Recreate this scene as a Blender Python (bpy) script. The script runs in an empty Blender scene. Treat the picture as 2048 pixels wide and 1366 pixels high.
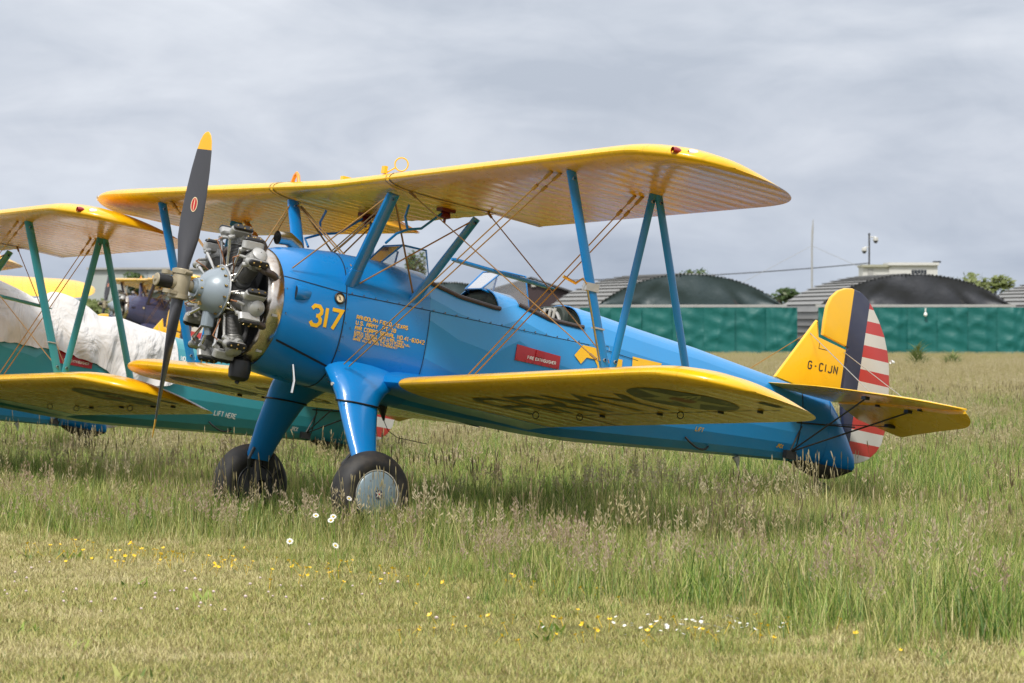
import bpy, bmesh, math, random
import numpy as np
from mathutils import Vector, Matrix
random.seed(7); rng = np.random.default_rng(7)
scene = bpy.context.scene
COL = scene.collection
R = math.radians

# ------------------------------------------------------------------ camera
cam_d = bpy.data.cameras.new('camera'); cam = bpy.data.objects.new('camera', cam_d); COL.objects.link(cam)
cr, cu, cf = Vector((0.8447, -0.53524, 0)), Vector((0.0040579, 0.0064042, 1)), Vector((0.53521, 0.84469, -0.00758))
cr.normalize(); cf.normalize(); cu = cr.cross(cf); cr = cf.cross(cu)
m = Matrix(((cr.x, cu.x, -cf.x), (cr.y, cu.y, -cf.y), (cr.z, cu.z, -cf.z))).to_4x4()
m.translation = (-11.866, -23.775, 1.766)
cam.matrix_world = m
cam_d.sensor_width = 36; cam_d.lens = 114.07; cam_d.clip_start = .5; cam_d.clip_end = 6000
cam_d.dof.use_dof = True; cam_d.dof.focus_distance = 26.5; cam_d.dof.aperture_fstop = 6.3
scene.camera = cam

# ------------------------------------------------------------------ sky, sun, exposure
SUN = Vector((-.71 * .60, -.62 * .60, .80)).normalized()
world = bpy.data.worlds.new('World'); scene.world = world; world.use_nodes = True
wt = world.node_tree; wt.nodes.clear()
def wn(t, **k):
    n = wt.nodes.new(t)
    for a, b in k.items(): setattr(n, a, b)
    return n
def wl(a, b): wt.links.new(a, b)
out = wn('ShaderNodeOutputWorld'); bg = wn('ShaderNodeBackground'); bg.inputs['Strength'].default_value = .1
sky = wn('ShaderNodeTexSky', sky_type='NISHITA', sun_disc=False)
sky.sun_elevation = math.asin(SUN.z); sky.sun_rotation = math.atan2(SUN.x, SUN.y)
sky.air_density = 1.2; sky.dust_density = 3.0
tc = wn('ShaderNodeTexCoord'); sep = wn('ShaderNodeSeparateXYZ'); wl(tc.outputs['Generated'], sep.inputs[0])
def wmath(op, a, b=None):
    n = wn('ShaderNodeMath', operation=op)
    for i, v in enumerate((a, b)):
        if v is None: continue
        if isinstance(v, (int, float)): n.inputs[i].default_value = v
        else: wl(v, n.inputs[i])
    return n.outputs[0]
zc = wmath('ADD', wmath('MAXIMUM', sep.outputs[2], 0.0), .34)
cx = wmath('DIVIDE', sep.outputs[0], zc); cy = wmath('DIVIDE', sep.outputs[1], zc)
cmb = wn('ShaderNodeCombineXYZ'); wl(cx, cmb.inputs[0]); wl(cy, cmb.inputs[1])
def wnoise(scale, det, rough, dist=0.0, off=(0, 0, 0)):
    mp = wn('ShaderNodeMapping'); mp.inputs['Location'].default_value = off; wl(cmb.outputs[0], mp.inputs[0])
    n = wn('ShaderNodeTexNoise'); n.inputs['Scale'].default_value = scale; n.inputs['Detail'].default_value = det
    n.inputs['Roughness'].default_value = rough; n.inputs['Distortion'].default_value = dist; wl(mp.outputs[0], n.inputs[0])
    return n.outputs[0]
def wramp(fac, stops):
    n = wn('ShaderNodeValToRGB'); e = n.color_ramp.elements
    while len(e) > 1: e.remove(e[-1])
    e[0].position = stops[0][0]; e[0].color = (*stops[0][1], 1)
    for p, c in stops[1:]:
        k = e.new(p); k.color = (*c, 1)
    wl(fac, n.inputs[0]); return n.outputs[0]
n1 = wnoise(4.2, 6, .52, .6, (3.1, 1.7, 0)); n2 = wnoise(1.7, 4, .5, .4, (7.0, 2.0, 0))
n3 = wnoise(9.5, 5, .55, .6, (1.3, 4.1, 0)); clo = wmath('ADD', wmath('ADD', wmath('MULTIPLY', n1, .46), wmath('MULTIPLY', n2, .34)), wmath('MULTIPLY', n3, .20))
base = wramp(sep.outputs[2], [(0.0, (3.7, 4.2, 4.95)), (.02, (4.1, 4.55, 5.3)), (.05, (5.0, 5.35, 6.0)), (.10, (5.35, 5.65, 6.2)), (.3, (7.2, 7.4, 7.8)), (1.0, (11.5, 11.4, 11.3))])
mod = wramp(clo, [(.38, (.72, .75, .80)), (.455, (.87, .885, .915)), (.52, (.99, .99, 1.0)), (.60, (1.13, 1.12, 1.11))])
mul = wn('ShaderNodeMix', data_type='RGBA', blend_type='MULTIPLY'); mul.inputs[0].default_value = 1
wl(base, mul.inputs[6]); wl(mod, mul.inputs[7])
mixs = wn('ShaderNodeMix', data_type='RGBA'); mixs.inputs[0].default_value = .93
wl(sky.outputs[0], mixs.inputs[6]); wl(mul.outputs[2], mixs.inputs[7])
wl(mixs.outputs[2], bg.inputs['Color']); wl(bg.outputs[0], out.inputs[0])
sun_d = bpy.data.lights.new('sun', 'SUN'); sun_d.energy = 2.4; sun_d.angle = R(9); sun_d.color = (1, .95, .87)
sun = bpy.data.objects.new('sun', sun_d); COL.objects.link(sun)
sun.rotation_euler = (-SUN).to_track_quat('-Z', 'Y').to_euler(); sun.location = (0, 0, 60)
vs = scene.view_settings
vs.view_transform = 'Standard'; vs.look = 'None'; vs.gamma = 1; vs.exposure = 0.47; vs.use_curve_mapping = False
scene.cycles.max_bounces = 6; scene.cycles.diffuse_bounces = 3; scene.cycles.glossy_bounces = 3
scene.cycles.transparent_max_bounces = 12; scene.cycles.caustics_reflective = False; scene.cycles.caustics_refractive = False

# ------------------------------------------------------------------ helpers: materials
class NT:
    def __init__(s, name):
        s.m = bpy.data.materials.new(name); s.m.use_nodes = True; s.t = s.m.node_tree; s.t.nodes.clear()
        s.o = s.n('ShaderNodeOutputMaterial')
    def n(s, t, **k):
        n = s.t.nodes.new(t)
        for a, b in k.items(): setattr(n, a, b)
        return n
    def l(s, a, b): s.t.links.new(a, b)
    def setin(s, sock, v):
        if isinstance(v, (int, float)): sock.default_value = v
        elif isinstance(v, tuple): sock.default_value = (*v, 1) if len(v) == 3 and sock.type == 'RGBA' else v
        else: s.l(v, sock)
    def math(s, op, a, b=0.0, c=None):
        n = s.n('ShaderNodeMath', operation=op); s.setin(n.inputs[0], a); s.setin(n.inputs[1], b)
        if c is not None: s.setin(n.inputs[2], c)
        return n.outputs[0]
    def noise(s, scale, det=4, rough=.55, vec=None, dist=0.0):
        n = s.n('ShaderNodeTexNoise'); n.inputs['Scale'].default_value = scale; n.inputs['Detail'].default_value = det
        n.inputs['Roughness'].default_value = rough; n.inputs['Distortion'].default_value = dist
        if vec is not None: s.l(vec, n.inputs[0])
        return n.outputs[0]
    def ramp(s, fac, stops, interp='LINEAR'):
        n = s.n('ShaderNodeValToRGB'); n.color_ramp.interpolation = interp; e = n.color_ramp.elements
        while len(e) > 1: e.remove(e[-1])
        e[0].position = stops[0][0]; e[0].color = (*stops[0][1], 1)
        for p, c in stops[1:]:
            k = e.new(p); k.color = (*c, 1)
        s.setin(n.inputs[0], fac); return n.outputs[0]
    def mix(s, fac, a, b, mode='MIX'):
        n = s.n('ShaderNodeMix', data_type='RGBA', blend_type=mode)
        s.setin(n.inputs[0], fac); s.setin(n.inputs[6], a); s.setin(n.inputs[7], b); return n.outputs[2]
    def obj(s): return s.n('ShaderNodeTexCoord').outputs['Object']
    def pos(s): return s.n('ShaderNodeNewGeometry').outputs['Position']
    def bsdf(s, color, rough=.5, metal=0.0, coat=0.0, coat_rough=.08, bump=None, bump_d=.002, spec=.5):
        p = s.n('ShaderNodeBsdfPrincipled'); s.setin(p.inputs['Base Color'], color); s.setin(p.inputs['Roughness'], rough)
        s.setin(p.inputs['Metallic'], metal); p.inputs['Coat Weight'].default_value = coat; p.inputs['Coat Roughness'].default_value = coat_rough
        p.inputs['Specular IOR Level'].default_value = spec
        if bump is not None:
            b = s.n('ShaderNodeBump'); b.inputs['Distance'].default_value = bump_d; b.inputs['Strength'].default_value = 1
            s.l(bump, b.inputs['Height']); s.l(b.outputs[0], p.inputs['Normal'])
        s.l(p.outputs[0], s.o.inputs[0]); return p
def scl(c, k): return tuple(min(1, x * k) for x in c)
def paint(name, c, rough=.32, coat=.5, wear=.12, bumpd=.0012):
    t = NT(name); o = t.obj()
    col = t.mix(t.math('MULTIPLY', t.noise(2.3, 5, .6, o), 1.0), scl(c, 1 - wear), scl(c, 1 + wear))
    dirt = t.ramp(t.noise(3.5, 5, .55, o), [(.5, (0, 0, 0)), (.85, (1, 1, 1))])
    col = t.mix(t.math('MULTIPLY', dirt, .10), col, (.12, .10, .07))
    rg = t.math('MULTIPLY_ADD', t.noise(3, 3, .6, o), .16, rough - .08)
    t.bsdf(col, rg, 0, coat, .07, t.noise(1.6, 2, .5, o) if bumpd else None, bumpd); return t.m
def plain(name, c, rough=.5, metal=0.0, var=.25, scale=20, coat=0.0):
    t = NT(name); o = t.obj()
    col = t.mix(t.noise(scale, 5, .6, o), scl(c, 1 - var), scl(c, 1 + var))
    t.bsdf(col, t.math('MULTIPLY_ADD', t.noise(scale * 1.7, 3, .6, o), .2, rough - .1), metal, coat, .1, t.noise(scale * 2.5, 3, .6, o), .0006); return t.m
M = {}
BLUE = (.0, .185, .52); YEL = (.86, .485, .008); TEAL = (.030, .25, .30); NAVY = (.014, .022, .070)
M['blue'] = paint('blue_dope', BLUE, .30, .42, .10)
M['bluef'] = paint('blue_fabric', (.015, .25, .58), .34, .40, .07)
M['teal'] = paint('teal_dope', TEAL, .34, .4)
M['navy'] = paint('navy_paint', (.05, .055, .12), .35, .4)
M['yellow'] = paint('yellow_dope', YEL, .28, .30, .08, 0)
t = NT('yellow_wing_dope'); o = t.obj(); sx_ = t.n('ShaderNodeSeparateXYZ'); t.l(o, sx_.inputs[0])
fr_ = t.math('ABSOLUTE', t.math('SUBTRACT', t.math('FRACT', t.math('ADD', t.math('DIVIDE', t.math('ABSOLUTE', sx_.outputs[1]), .19), .5)), .5))
tape = t.math('MULTIPLY', t.math('LESS_THAN', fr_, .035), .22)  # rib tapes, darkened so the rib shadows are painted into the dope
gr = t.math('MULTIPLY', t.ramp(t.noise(2.2, 6, .65, o), [(.48, (0, 0, 0)), (.8, (1, 1, 1))]), .30)
c = t.mix(tape, t.mix(t.noise(1.7, 4, .6, o), scl(YEL, .90), scl(YEL, 1.06)), (.42, .20, .012)); c = t.mix(gr, c, (.36, .22, .03))
t.bsdf(c, t.math('MULTIPLY_ADD', t.noise(3, 3, .6, o), .16, .19), 0, .30, .07); M['yellow_wing'] = t.m
M['letter'] = plain('yellow_lettering', (.85, .47, .012), .45, 0, .06)
M['white_letter'] = plain('white_lettering', (.78, .77, .74), .5, 0, .06)
M['black_letter'] = plain('black_lettering', (.018, .018, .02), .5, 0, .2)
M['red'] = plain('red_panel_paint', (.40, .012, .022), .4, 0, .1, 8, .3)
M['black'] = plain('black_metal', (.012, .012, .013), .42, 0, .3)
M['seam'] = plain('dark_joint', (.008, .009, .012), .7, 0, .2)
M['sheen_letter'] = plain('sheen_toned_lettering', (.11, .085, .03), .4, 0, .25, 8)  # black letters, with the underside's reflections lightened into their colour
M['rubber'] = plain('tyre_rubber', (.014, .014, .015), .62, 0, .35, 30)
t = NT('dusty_tyre_rubber'); o = t.obj(); c = t.mix(t.ramp(t.noise(7, 6, .65, o), [(.42, (0, 0, 0)), (.7, (.55, .55, .55))]), (.013, .013, .014), (.075, .062, .045))
t.bsdf(c, .62, 0, 0, .1, t.noise(60, 3, .6, o), .001); M['rubber'] = t.m
M['alloy'] = plain('cast_alloy', (.40, .40, .385), .42, .65, .22, 26)
M['cyl'] = plain('grey_cylinder_enamel', (.42, .42, .41), .42, .35, .25, 24)
M['barrel'] = plain('dark_barrel', (.055, .055, .057), .5, .3, .3)
M['fins'] = plain('grey_fins', (.20, .20, .20), .5, .4, .3)
M['case'] = plain('blue_grey_crankcase', (.25, .30, .345), .34, .1, .12, 9, .3)
M['steel'] = plain('polished_steel', (.62, .61, .58), .22, 1, .1)
M['tan'] = plain('tan_hub', (.36, .31, .215), .45, .3, .25, 16)
M['prop'] = plain('charcoal_blade', (.045, .046, .055), .45, 0, .15, 12, .15)
M['brass'] = plain('brass', (.65, .45, .16), .35, 1, .1)
M['wire'] = plain('bronze_wire', (.30, .165, .05), .4, .4, .15)
M['ywire'] = plain('yellow_wire', (.40, .22, .045), .45, .2, .15)
t = NT('grey_blue_hubcap'); o = t.obj(); sp_ = t.ramp(t.noise(22, 4, .6, o), [(.62, (0, 0, 0)), (.7, (1, 1, 1))])
t.bsdf(t.mix(t.math('MULTIPLY', sp_, .7), t.mix(t.noise(6, 4, .6, o), (.17, .235, .275), (.22, .29, .33)), (.12, .10, .085)), .42, .1, .1); M['hubcap'] = t.m
M['leather'] = plain('dark_leather', (.05, .038, .038), .55, 0, .3, 30)
M['lining'] = plain('dark_green_lining', (.022, .034, .026), .6, 0, .3, 15)
M['strap'] = plain('grey_webbing', (.5, .49, .45), .8, 0, .1)
M['fred'] = plain('dark_red_gauge', (.12, .010, .008), .45, 0, .2)
M['cream'] = plain('cream_dial', (.75, .62, .40), .4, 0, .15, 60)
M['redlamp'] = plain('red_lamp_glass', (.30, .006, .006), .15, 0, .1, 10, .8)
M['clear'] = plain('clear_lamp_glass', (.8, .8, .78), .15, 0, .05, 10, .8)
M['rubberhose'] = plain('copper_lead', (.30, .13, .06), .5, .2, .2)
M['exh'] = plain('dark_exhaust', (.12, .095, .085), .42, .7, .3, 14)
M['placard'] = plain('black_placard', (.03, .03, .035), .4, 0, .6, 140)
M['orange'] = paint('orange_dope', (.80, .29, .03), .35, .3)
def star_mat():
    t = NT('roundel_emblem'); t.bsdf((.5, .5, .5)); return t.m
# heat-tinted steel collector ring
t = NT('heat_tinted_steel'); o = t.obj()
col = t.ramp(t.noise(5, 5, .6, o, .4), [(.3, (.30, .21, .15)), (.45, (.52, .46, .40)), (.6, (.62, .59, .55)), (.75, (.34, .33, .36))])
t.bsdf(col, t.math('MULTIPLY_ADD', t.noise(18, 3, .6, o), .2, .13), 1, 0, .1, t.noise(7, 3, .5, o), .004); M['collector'] = t.m
# rudder paint: yellow horn, navy band, red and white stripes, in the aircraft's own axes
t = NT('striped_rudder_paint'); o = t.obj(); s = t.n('ShaderNodeSeparateXYZ'); t.l(o, s.inputs[0]); X, Z = s.outputs[0], s.outputs[2]
ph = t.math('FRACT', t.math('DIVIDE', t.math('SUBTRACT', 1.247, Z), .2262))
st = t.math('LESS_THAN', ph, .5)
c = t.mix(st, (.62, .60, .56), (.50, .030, .028))
band = t.math('LESS_THAN', X, 7.035); c = t.mix(band, c, NAVY)
horn = t.math('LESS_THAN', X, 6.832); c = t.mix(horn, c, YEL)
c = t.mix(t.math('MULTIPLY', t.noise(6, 5, .6, o), .22), c, (.2, .18, .15))
t.bsdf(c, .36, 0, .35, .08, t.noise(5, 3, .5, o), .0012); M['rudder'] = t.m
def blade_mat():
    t = NT('blade_paint_yellow_tip'); o = t.obj(); s = t.n('ShaderNodeSeparateXYZ'); t.l(o, s.inputs[0])
    tip = t.math('GREATER_THAN', t.math('ABSOLUTE', s.outputs[2]), 1.12)
    scr = t.ramp(t.noise(40, 6, .75, o), [(.66, (0, 0, 0)), (.72, (1, 1, 1))])
    c = t.mix(tip, t.mix(t.math('MULTIPLY', scr, .25), (.042, .043, .052), (.2, .2, .2)), (.78, .40, .015))
    t.bsdf(c, .42, 0, .2); return t.m
M['blade'] = blade_mat()
# clear perspex
t = NT('perspex'); tr = t.n('ShaderNodeBsdfTransparent'); tr.inputs[0].default_value = (.86, .89, .90, 1)
g = t.n('ShaderNodeBsdfGlossy'); g.inputs['Roughness'].default_value = .06; fr = t.n('ShaderNodeFresnel'); fr.inputs[0].default_value = 1.5
d = t.n('ShaderNodeBsdfDiffuse'); d.inputs[0].default_value = (.7, .72, .74, 1)
mx = t.n('ShaderNodeMixShader'); t.l(t.math('ADD', fr.outputs[0], .05), mx.inputs[0]); t.l(tr.outputs[0], mx.inputs[1]); t.l(g.outputs[0], mx.inputs[2])
mx2 = t.n('ShaderNodeMixShader'); mx2.inputs[0].default_value = .12; t.l(mx.outputs[0], mx2.inputs[1]); t.l(d.outputs[0], mx2.inputs[2]); t.l(mx2.outputs[0], t.o.inputs[0]); M['glass'] = t.m

# ------------------------------------------------------------------ helpers: meshes
class MB:
    def __init__(s): s.v, s.f, s.sm, s.mi = [], [], [], []
    def add(s, vs_, fs, smooth=True, mi=0):
        b = len(s.v); s.v += [tuple(map(float, p)) for p in vs_]
        for f in fs: s.f.append(tuple(b + i for i in f)); s.sm.append(smooth); s.mi.append(mi)
    def grid(s, rows, close_u=False, close_v=False, smooth=True, mi=0, flip=False):
        nr, nc = len(rows), len(rows[0]); vs_ = [p for r in rows for p in r]; fs = []
        for i in range(nr - (0 if close_v else 1)):
            for j in range(nc - (0 if close_u else 1)):
                a, b_, c, d_ = i * nc + j, i * nc + (j + 1) % nc, ((i + 1) % nr) * nc + (j + 1) % nc, ((i + 1) % nr) * nc + j
                fs.append((d_, c, b_, a) if flip else (a, b_, c, d_))
        s.add(vs_, fs, smooth, mi)
    def tube(s, pts, r, n=8, cap=True, mi=0, smooth=True, rr=None):
        pts = [Vector(p) for p in pts]; rows = []; prev = None
        for i, p in enumerate(pts):
            d_ = (pts[min(i + 1, len(pts) - 1)] - pts[max(i - 1, 0)]).normalized()
            if prev is None:
                a = Vector((0, 0, 1)) if abs(d_.z) < .9 else Vector((1, 0, 0)); x = d_.cross(a).normalized()
            else: x = (prev - d_ * prev.dot(d_)).normalized()
            prev = x; y = d_.cross(x); k = r if rr is None else rr[i]
            rows.append([p + (x * math.cos(2 * math.pi * q / n) + y * math.sin(2 * math.pi * q / n)) * k for q in range(n)])
        s.grid(rows, close_u=True, smooth=smooth, mi=mi)
        if cap:
            s.add(rows[0], [tuple(range(n))[::-1]], False, mi); s.add(rows[-1], [tuple(range(n))], False, mi)
    def strut(s, a, b, ca, cb, ratio=.4, axis=Vector((1, 0, 0)), n=12, mi=0):
        a, b = Vector(a), Vector(b); d_ = (b - a).normalized(); x = (axis - d_ * axis.dot(d_)).normalized(); y = d_.cross(x)
        rows = []
        for p, c in ((a, ca), (a.lerp(b, .5), max(ca, cb)), (b, cb)):
            r_ = []
            for q in range(n):
                t_ = 2 * math.pi * q / n; u = math.cos(t_); w = math.sin(t_) * (1 + .25 * -u)
                r_.append(p + x * (c * .5 * u) + y * (c * .5 * ratio * w))
            rows.append(r_)
        s.grid(rows, close_u=True, mi=mi); s.add(rows[0], [tuple(range(n))[::-1]], False, mi); s.add(rows[-1], [tuple(range(n))], False, mi)
    def lathe(s, prof, origin=(0, 0, 0), axis='X', n=24, mi=0, smooth=True, sx=1, sy=1):
        rows = []; o_ = Vector(origin)
        for x, r in prof:
            row = []
            for q in range(n):
                t_ = 2 * math.pi * q / n; a, b = r * math.cos(t_) * sx, r * math.sin(t_) * sy
                row.append(o_ + Vector({'X': (x, a, b), 'Y': (b, x, a), 'Z': (a, b, x)}[axis]))
            rows.append(row)
        s.grid(rows, close_u=True, smooth=smooth, mi=mi, flip=True)
    def box(s, c, d, rot=None, mi=0, bev=0.0):
        c = Vector(c); hx, hy, hz = d[0] / 2, d[1] / 2, d[2] / 2
        vs_ = [Vector((x * hx, y * hy, z * hz)) for x in (-1, 1) for y in (-1, 1) for z in (-1, 1)]
        if rot is not None: vs_ = [rot @ v for v in vs_]
        s.add([c + v for v in vs_], [(0, 1, 3, 2), (4, 6, 7, 5), (0, 4, 5, 1), (2, 3, 7, 6), (0, 2, 6, 4), (1, 5, 7, 3)], False, mi)
    def rbox(s, c, d, r, rot=None, mi=0, n=4, taper=1.0):
        # rounded slab: stadium outline in local x,y extruded in z with softened edges
        c = Vector(c); hx, hy, hz = d[0] / 2, d[1] / 2, d[2] / 2; out_ = []
        for (sx_, sy_, a0) in ((1, 1, 0), (-1, 1, 90), (-1, -1, 180), (1, -1, 270)):
            for k in range(n + 1):
                a = R(a0 + 90 * k / n); out_.append(((hx - r) * sx_ + r * math.cos(a), (hy - r) * sy_ + r * math.sin(a)))
        e = min(r, hz) * .4; rows = []
        for z, k in ((-hz, 1 - e / min(hx, hy)), (-hz + e, 1), (hz - e, taper), (hz, taper * (1 - e / min(hx, hy)))):
            rows.append([c + ((rot @ Vector((x * k, y * k, z))) if rot is not None else Vector((x * k, y * k, z))) for x, y in out_])
        s.grid(rows, close_u=True, mi=mi); N = len(out_)
        s.add(rows[0], [tuple(range(N))[::-1]], False, mi); s.add(rows[-1], [tuple(range(N))], False, mi)
    def mesh(s, name):
        me = bpy.data.meshes.new(name); me.from_pydata(s.v, [], s.f); me.polygons.foreach_set('use_smooth', s.sm)
        me.polygons.foreach_set('material_index', s.mi); me.update(); return me
    def build(s, name, mats, parent=None, angle=35, **tags):
        me = s.mesh(name)
        for mt in (mats if isinstance(mats, (list, tuple)) else [mats]): me.materials.append(M[mt] if isinstance(mt, str) else mt)
        try: me.set_sharp_from_angle(angle=R(angle))
        except Exception: pass
        o_ = bpy.data.objects.new(name, me); COL.objects.link(o_)
        if parent is not None: o_.parent = parent
        for k, v in tags.items(): o_[k] = v
        return o_
def empty(name, loc=(0, 0, 0), rot=(0, 0, 0), **tags):
    o_ = bpy.data.objects.new(name, None); COL.objects.link(o_); o_.location = loc; o_.rotation_euler = rot; o_.empty_display_size = .2
    for k, v in tags.items(): o_[k] = v
    return o_
def copy_tree(o_, parent=None, matmap=None, skip=()):
    c_ = o_.copy(); COL.objects.link(c_); c_.parent = parent
    if matmap and c_.type == 'MESH':
        for sl in c_.material_slots:
            nm = sl.material.name
            if nm in matmap: sl.link = 'OBJECT'; sl.material = matmap[nm]
    for ch in list(o_.children):
        if ch.name.split('.')[0] in skip: continue
        copy_tree(ch, c_, matmap, skip)
    return c_
def lerp(a, b, t_): return a + (b - a) * t_

# stroke lettering -------------------------------------------------
GL = {'A': '00 05 16 36 45 40;03 43', 'B': '00 06 36 45 44 33 03;33 42 41 30 00', 'C': '45 36 16 05 01 10 30 41', 'D': '00 06 36 45 41 30 00',
 'E': '40 00 06 46;03 33', 'F': '00 06 46;03 33', 'G': '45 36 16 05 01 10 30 41 43 23', 'H': '00 06;40 46;03 43', 'I': '20 26', 'J': '46 41 30 10 01',
 'K': '00 06;46 03 40', 'L': '06 00 40', 'M': '00 06 23 46 40', 'N': '00 06 40 46', 'O': '01 05 16 36 45 41 30 10 01', 'P': '00 06 36 45 44 33 03',
 'Q': '01 05 16 36 45 41 30 10 01;22 40', 'R': '00 06 36 45 44 33 03;23 40', 'S': '45 36 16 05 04 13 33 42 41 30 10 01', 'T': '20 26;06 46',
 'U': '06 01 10 30 41 46', 'V': '06 20 46', 'W': '06 10 23 30 46', 'X': '00 46;06 40', 'Y': '20 23 06;23 46', 'Z': '06 46 00 40',
 '0': '01 05 16 36 45 41 30 10 01', '1': '10 30;20 26 15', '2': '05 16 36 45 44 00 40', '3': '05 16 36 45 44 33 23;33 42 41 30 10 01', '4': '30 36 02 42',
 '5': '46 06 03 33 42 41 30 10 01', '6': '45 36 16 05 01 10 30 41 42 33 03', '7': '06 46 10', '8': '13 04 05 16 36 45 44 33 13 02 01 10 30 41 42 33',
 '9': '01 10 30 41 45 36 16 05 04 13 43', '-': '13 33', '.': '10 11', ',': '1- 11'}
NARROW = {'I': 1.2, '1': 2.2, '.': 1.0, ',': 1.0}
def stroke_strip(pts, w):
    L, Rr = [], []
    for i, p in enumerate(pts):
        a = (p - pts[i - 1]).normalized() if i else None; b = (pts[i + 1] - p).normalized() if i < len(pts) - 1 else None
        if a is None: a = b
        if b is None: b = a
        na, nb = Vector((-a.y, a.x)), Vector((-b.y, b.x)); n_ = (na + nb)
        n_ = n_.normalized() if n_.length > 1e-6 else na; k = min(2.0, 1 / max(.4, n_.dot(na)))
        L.append(p + n_ * w * .5 * k); Rr.append(p - n_ * w * .5 * k)
    return L, Rr
def text_decal(mb, text, size, weight, fn, spacing=1.5, mi=0, width=1.0, sub=.03, tracking=0):
    u = size / 6.0; x = 0.0; lay = 0
    for ch in text:
        if ch == ' ': x += 4 * u * width; continue
        wd = NARROW.get(ch, 4.0)
        for stx in GL.get(ch, '').split(';'):
            if not stx: continue
            pts = []
            for tok in stx.split():
                gx, gy = int(tok[0]), (-.8 if tok[1] == '-' else int(tok[1]))
                if ch in NARROW: gx = (gx - 2) + wd / 2 if ch in 'I1' else gx - 1
                pts.append(Vector(((x + gx * u * width), gy * u)))
            fine = [pts[0]]
            for a, b in zip(pts, pts[1:]):
                k = max(1, int((b - a).length / sub))
                for j in range(1, k + 1): fine.append(a.lerp(b, j / k))
            L, Rr = stroke_strip(fine, weight); off = (lay % 3) * .0003; lay += 1
            mb.grid([[fn(p.x, p.y, off) for p in L], [fn(p.x, p.y, off) for p in Rr]], mi=mi, smooth=False)
        x += (wd * width + spacing) * u + tracking
    return x

# ================================================================== THE BIPLANE (built in its own axes: x aft, y starboard, z up from the propeller hub)
BODY = Matrix(((0.98253823, -0.00098945, 0.18605819, 0), (0, 0.99998586, 0.0053179, 0), (-0.18606082, -0.00522504, 0.98252434, 2.033), (0, 0, 0, 1)))
root = empty('biplane', label='blue biplane with yellow wings and number 317 on its cowl, standing on the mown edge', category='biplane', group='biplanes parked in a row')
root.matrix_world = BODY

# ---- wing surfaces
class Wing:
    pb = 2.7
    def __init__(s, x0, z0, dih, inc, y0, y1, chord, tip0, sag=True, te_cut=None):
        s.x0, s.z0, s.dih, s.inc, s.y0, s.y1, s.c, s.tip0, s.sag, s.te_cut = x0, z0, dih, inc, y0, y1, chord, tip0, sag, te_cut
    def plan(s, y):
        y = min(abs(y), s.y1 - .0004) if s.y1 > s.tip0 else abs(y); le, te = 0.0, s.c
        if s.y1 > s.tip0:
            kf, kb = max(0, (y - s.tip0 - .30) / (s.y1 - s.tip0 - .30)), max(0, (y - s.tip0 + .05) / (s.y1 - s.tip0 + .05))
            le = .52 * (1 - math.sqrt(max(0, 1 - kf ** 2.0))); te = s.c - (s.c - .53) * (1 - max(0, 1 - kb ** s.pb) ** .5)
        return le, max(te, le + .02)
    def pt(s, f, y, low, off=0.0):
        """f 0..1 along the local chord"""
        le, te = s.plan(y); c = te - le; t_ = .128 * s.c * min(1.0, (c / s.c) ** .8)
        yt = 5 * t_ * (.2969 * math.sqrt(f) - .126 * f - .3516 * f * f + .2843 * f ** 3 - .1030 * f ** 4)
        camb = .024 * s.c * (c / s.c) * 4 * f * (1 - f)
        zz = camb + (-yt * .82 if low else yt) - .0
        xx = le + f * c
        if s.sag and f > .13:
            ph = (abs(y) / .19) % 1.0; am = .0046 * min(1, (f - .13) / .1) * min(1, (1 - f) / .08)
            zz += (1 if low else -1) * am * (math.sin(math.pi * ph) ** 1.4)
        droop = -.03 * max(0, (abs(y) - s.tip0) / abs(s.y1 - s.tip0)) ** 2
        zz += (-off if low else off)
        return (s.x0 + xx + s.inc * zz, y, s.z0 + abs(y) * s.dih - s.inc * xx + zz + droop)
    def loft(s, side, mb, y0=None, y1=None, f0=0.0, f1=1.0, caps=(True, True)):
        y0 = s.y0 if y0 is None else y0; y1 = s.y1 if y1 is None else y1; ys = []; k = y0
        while k < min(y1, s.tip0) - 1e-6: ys.append(k); k = (math.floor(k / .019 + 1e-6) + 1) * .019
        if y1 > s.tip0:
            n_ = 30
            for j in range(n_ + 1): ys.append(s.tip0 + (s.y1 - s.tip0) * math.sin(j / n_ * math.pi / 2))
        else: ys.append(y1)
        fs = [0, .004, .012, .03, .06, .09, .12] + [round(.15 + .85 * j / 24, 4) for j in range(25)]
        fs = [f for f in fs if f0 - 1e-6 <= f <= f1 + 1e-6]
        if fs[0] > f0 + 1e-6: fs = [f0] + fs
        if fs[-1] < f1 - 1e-6: fs = fs + [f1]
        rows = []
        for y in ys:
            ring = [s.pt(f, side * y, False) for f in reversed(fs)] + [s.pt(f, side * y, True) for f in (fs[1:] if f0 == 0 else fs)]
            rows.append(ring)
        mb.grid(rows, close_u=(f0 > 0 or f1 < 1) , smooth=True, flip=(side < 0))
        for r_, on in ((rows[0], caps[0]), (rows[-1], caps[1])):
            if on: mb.add(r_, [tuple(range(len(r_)))], False)
UW = Wing(1.19, 1.078, .0198, .061, 1.005, 5.0, 1.524, 4.02)
CW = Wing(1.19, 1.078, .0198, .061, 0, .985, 1.524, 9)
LW = Wing(1.747, -.525, .0365, .072, .74, 4.88, 1.524, 3.95); LW.pb = 3.3
def surf(W_, s_, y, low=True, off=0.0):
    le, te = W_.plan(y); return W_.pt(min(1, max(0, (s_ - le) / (te - le))), y, low, off)
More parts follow.
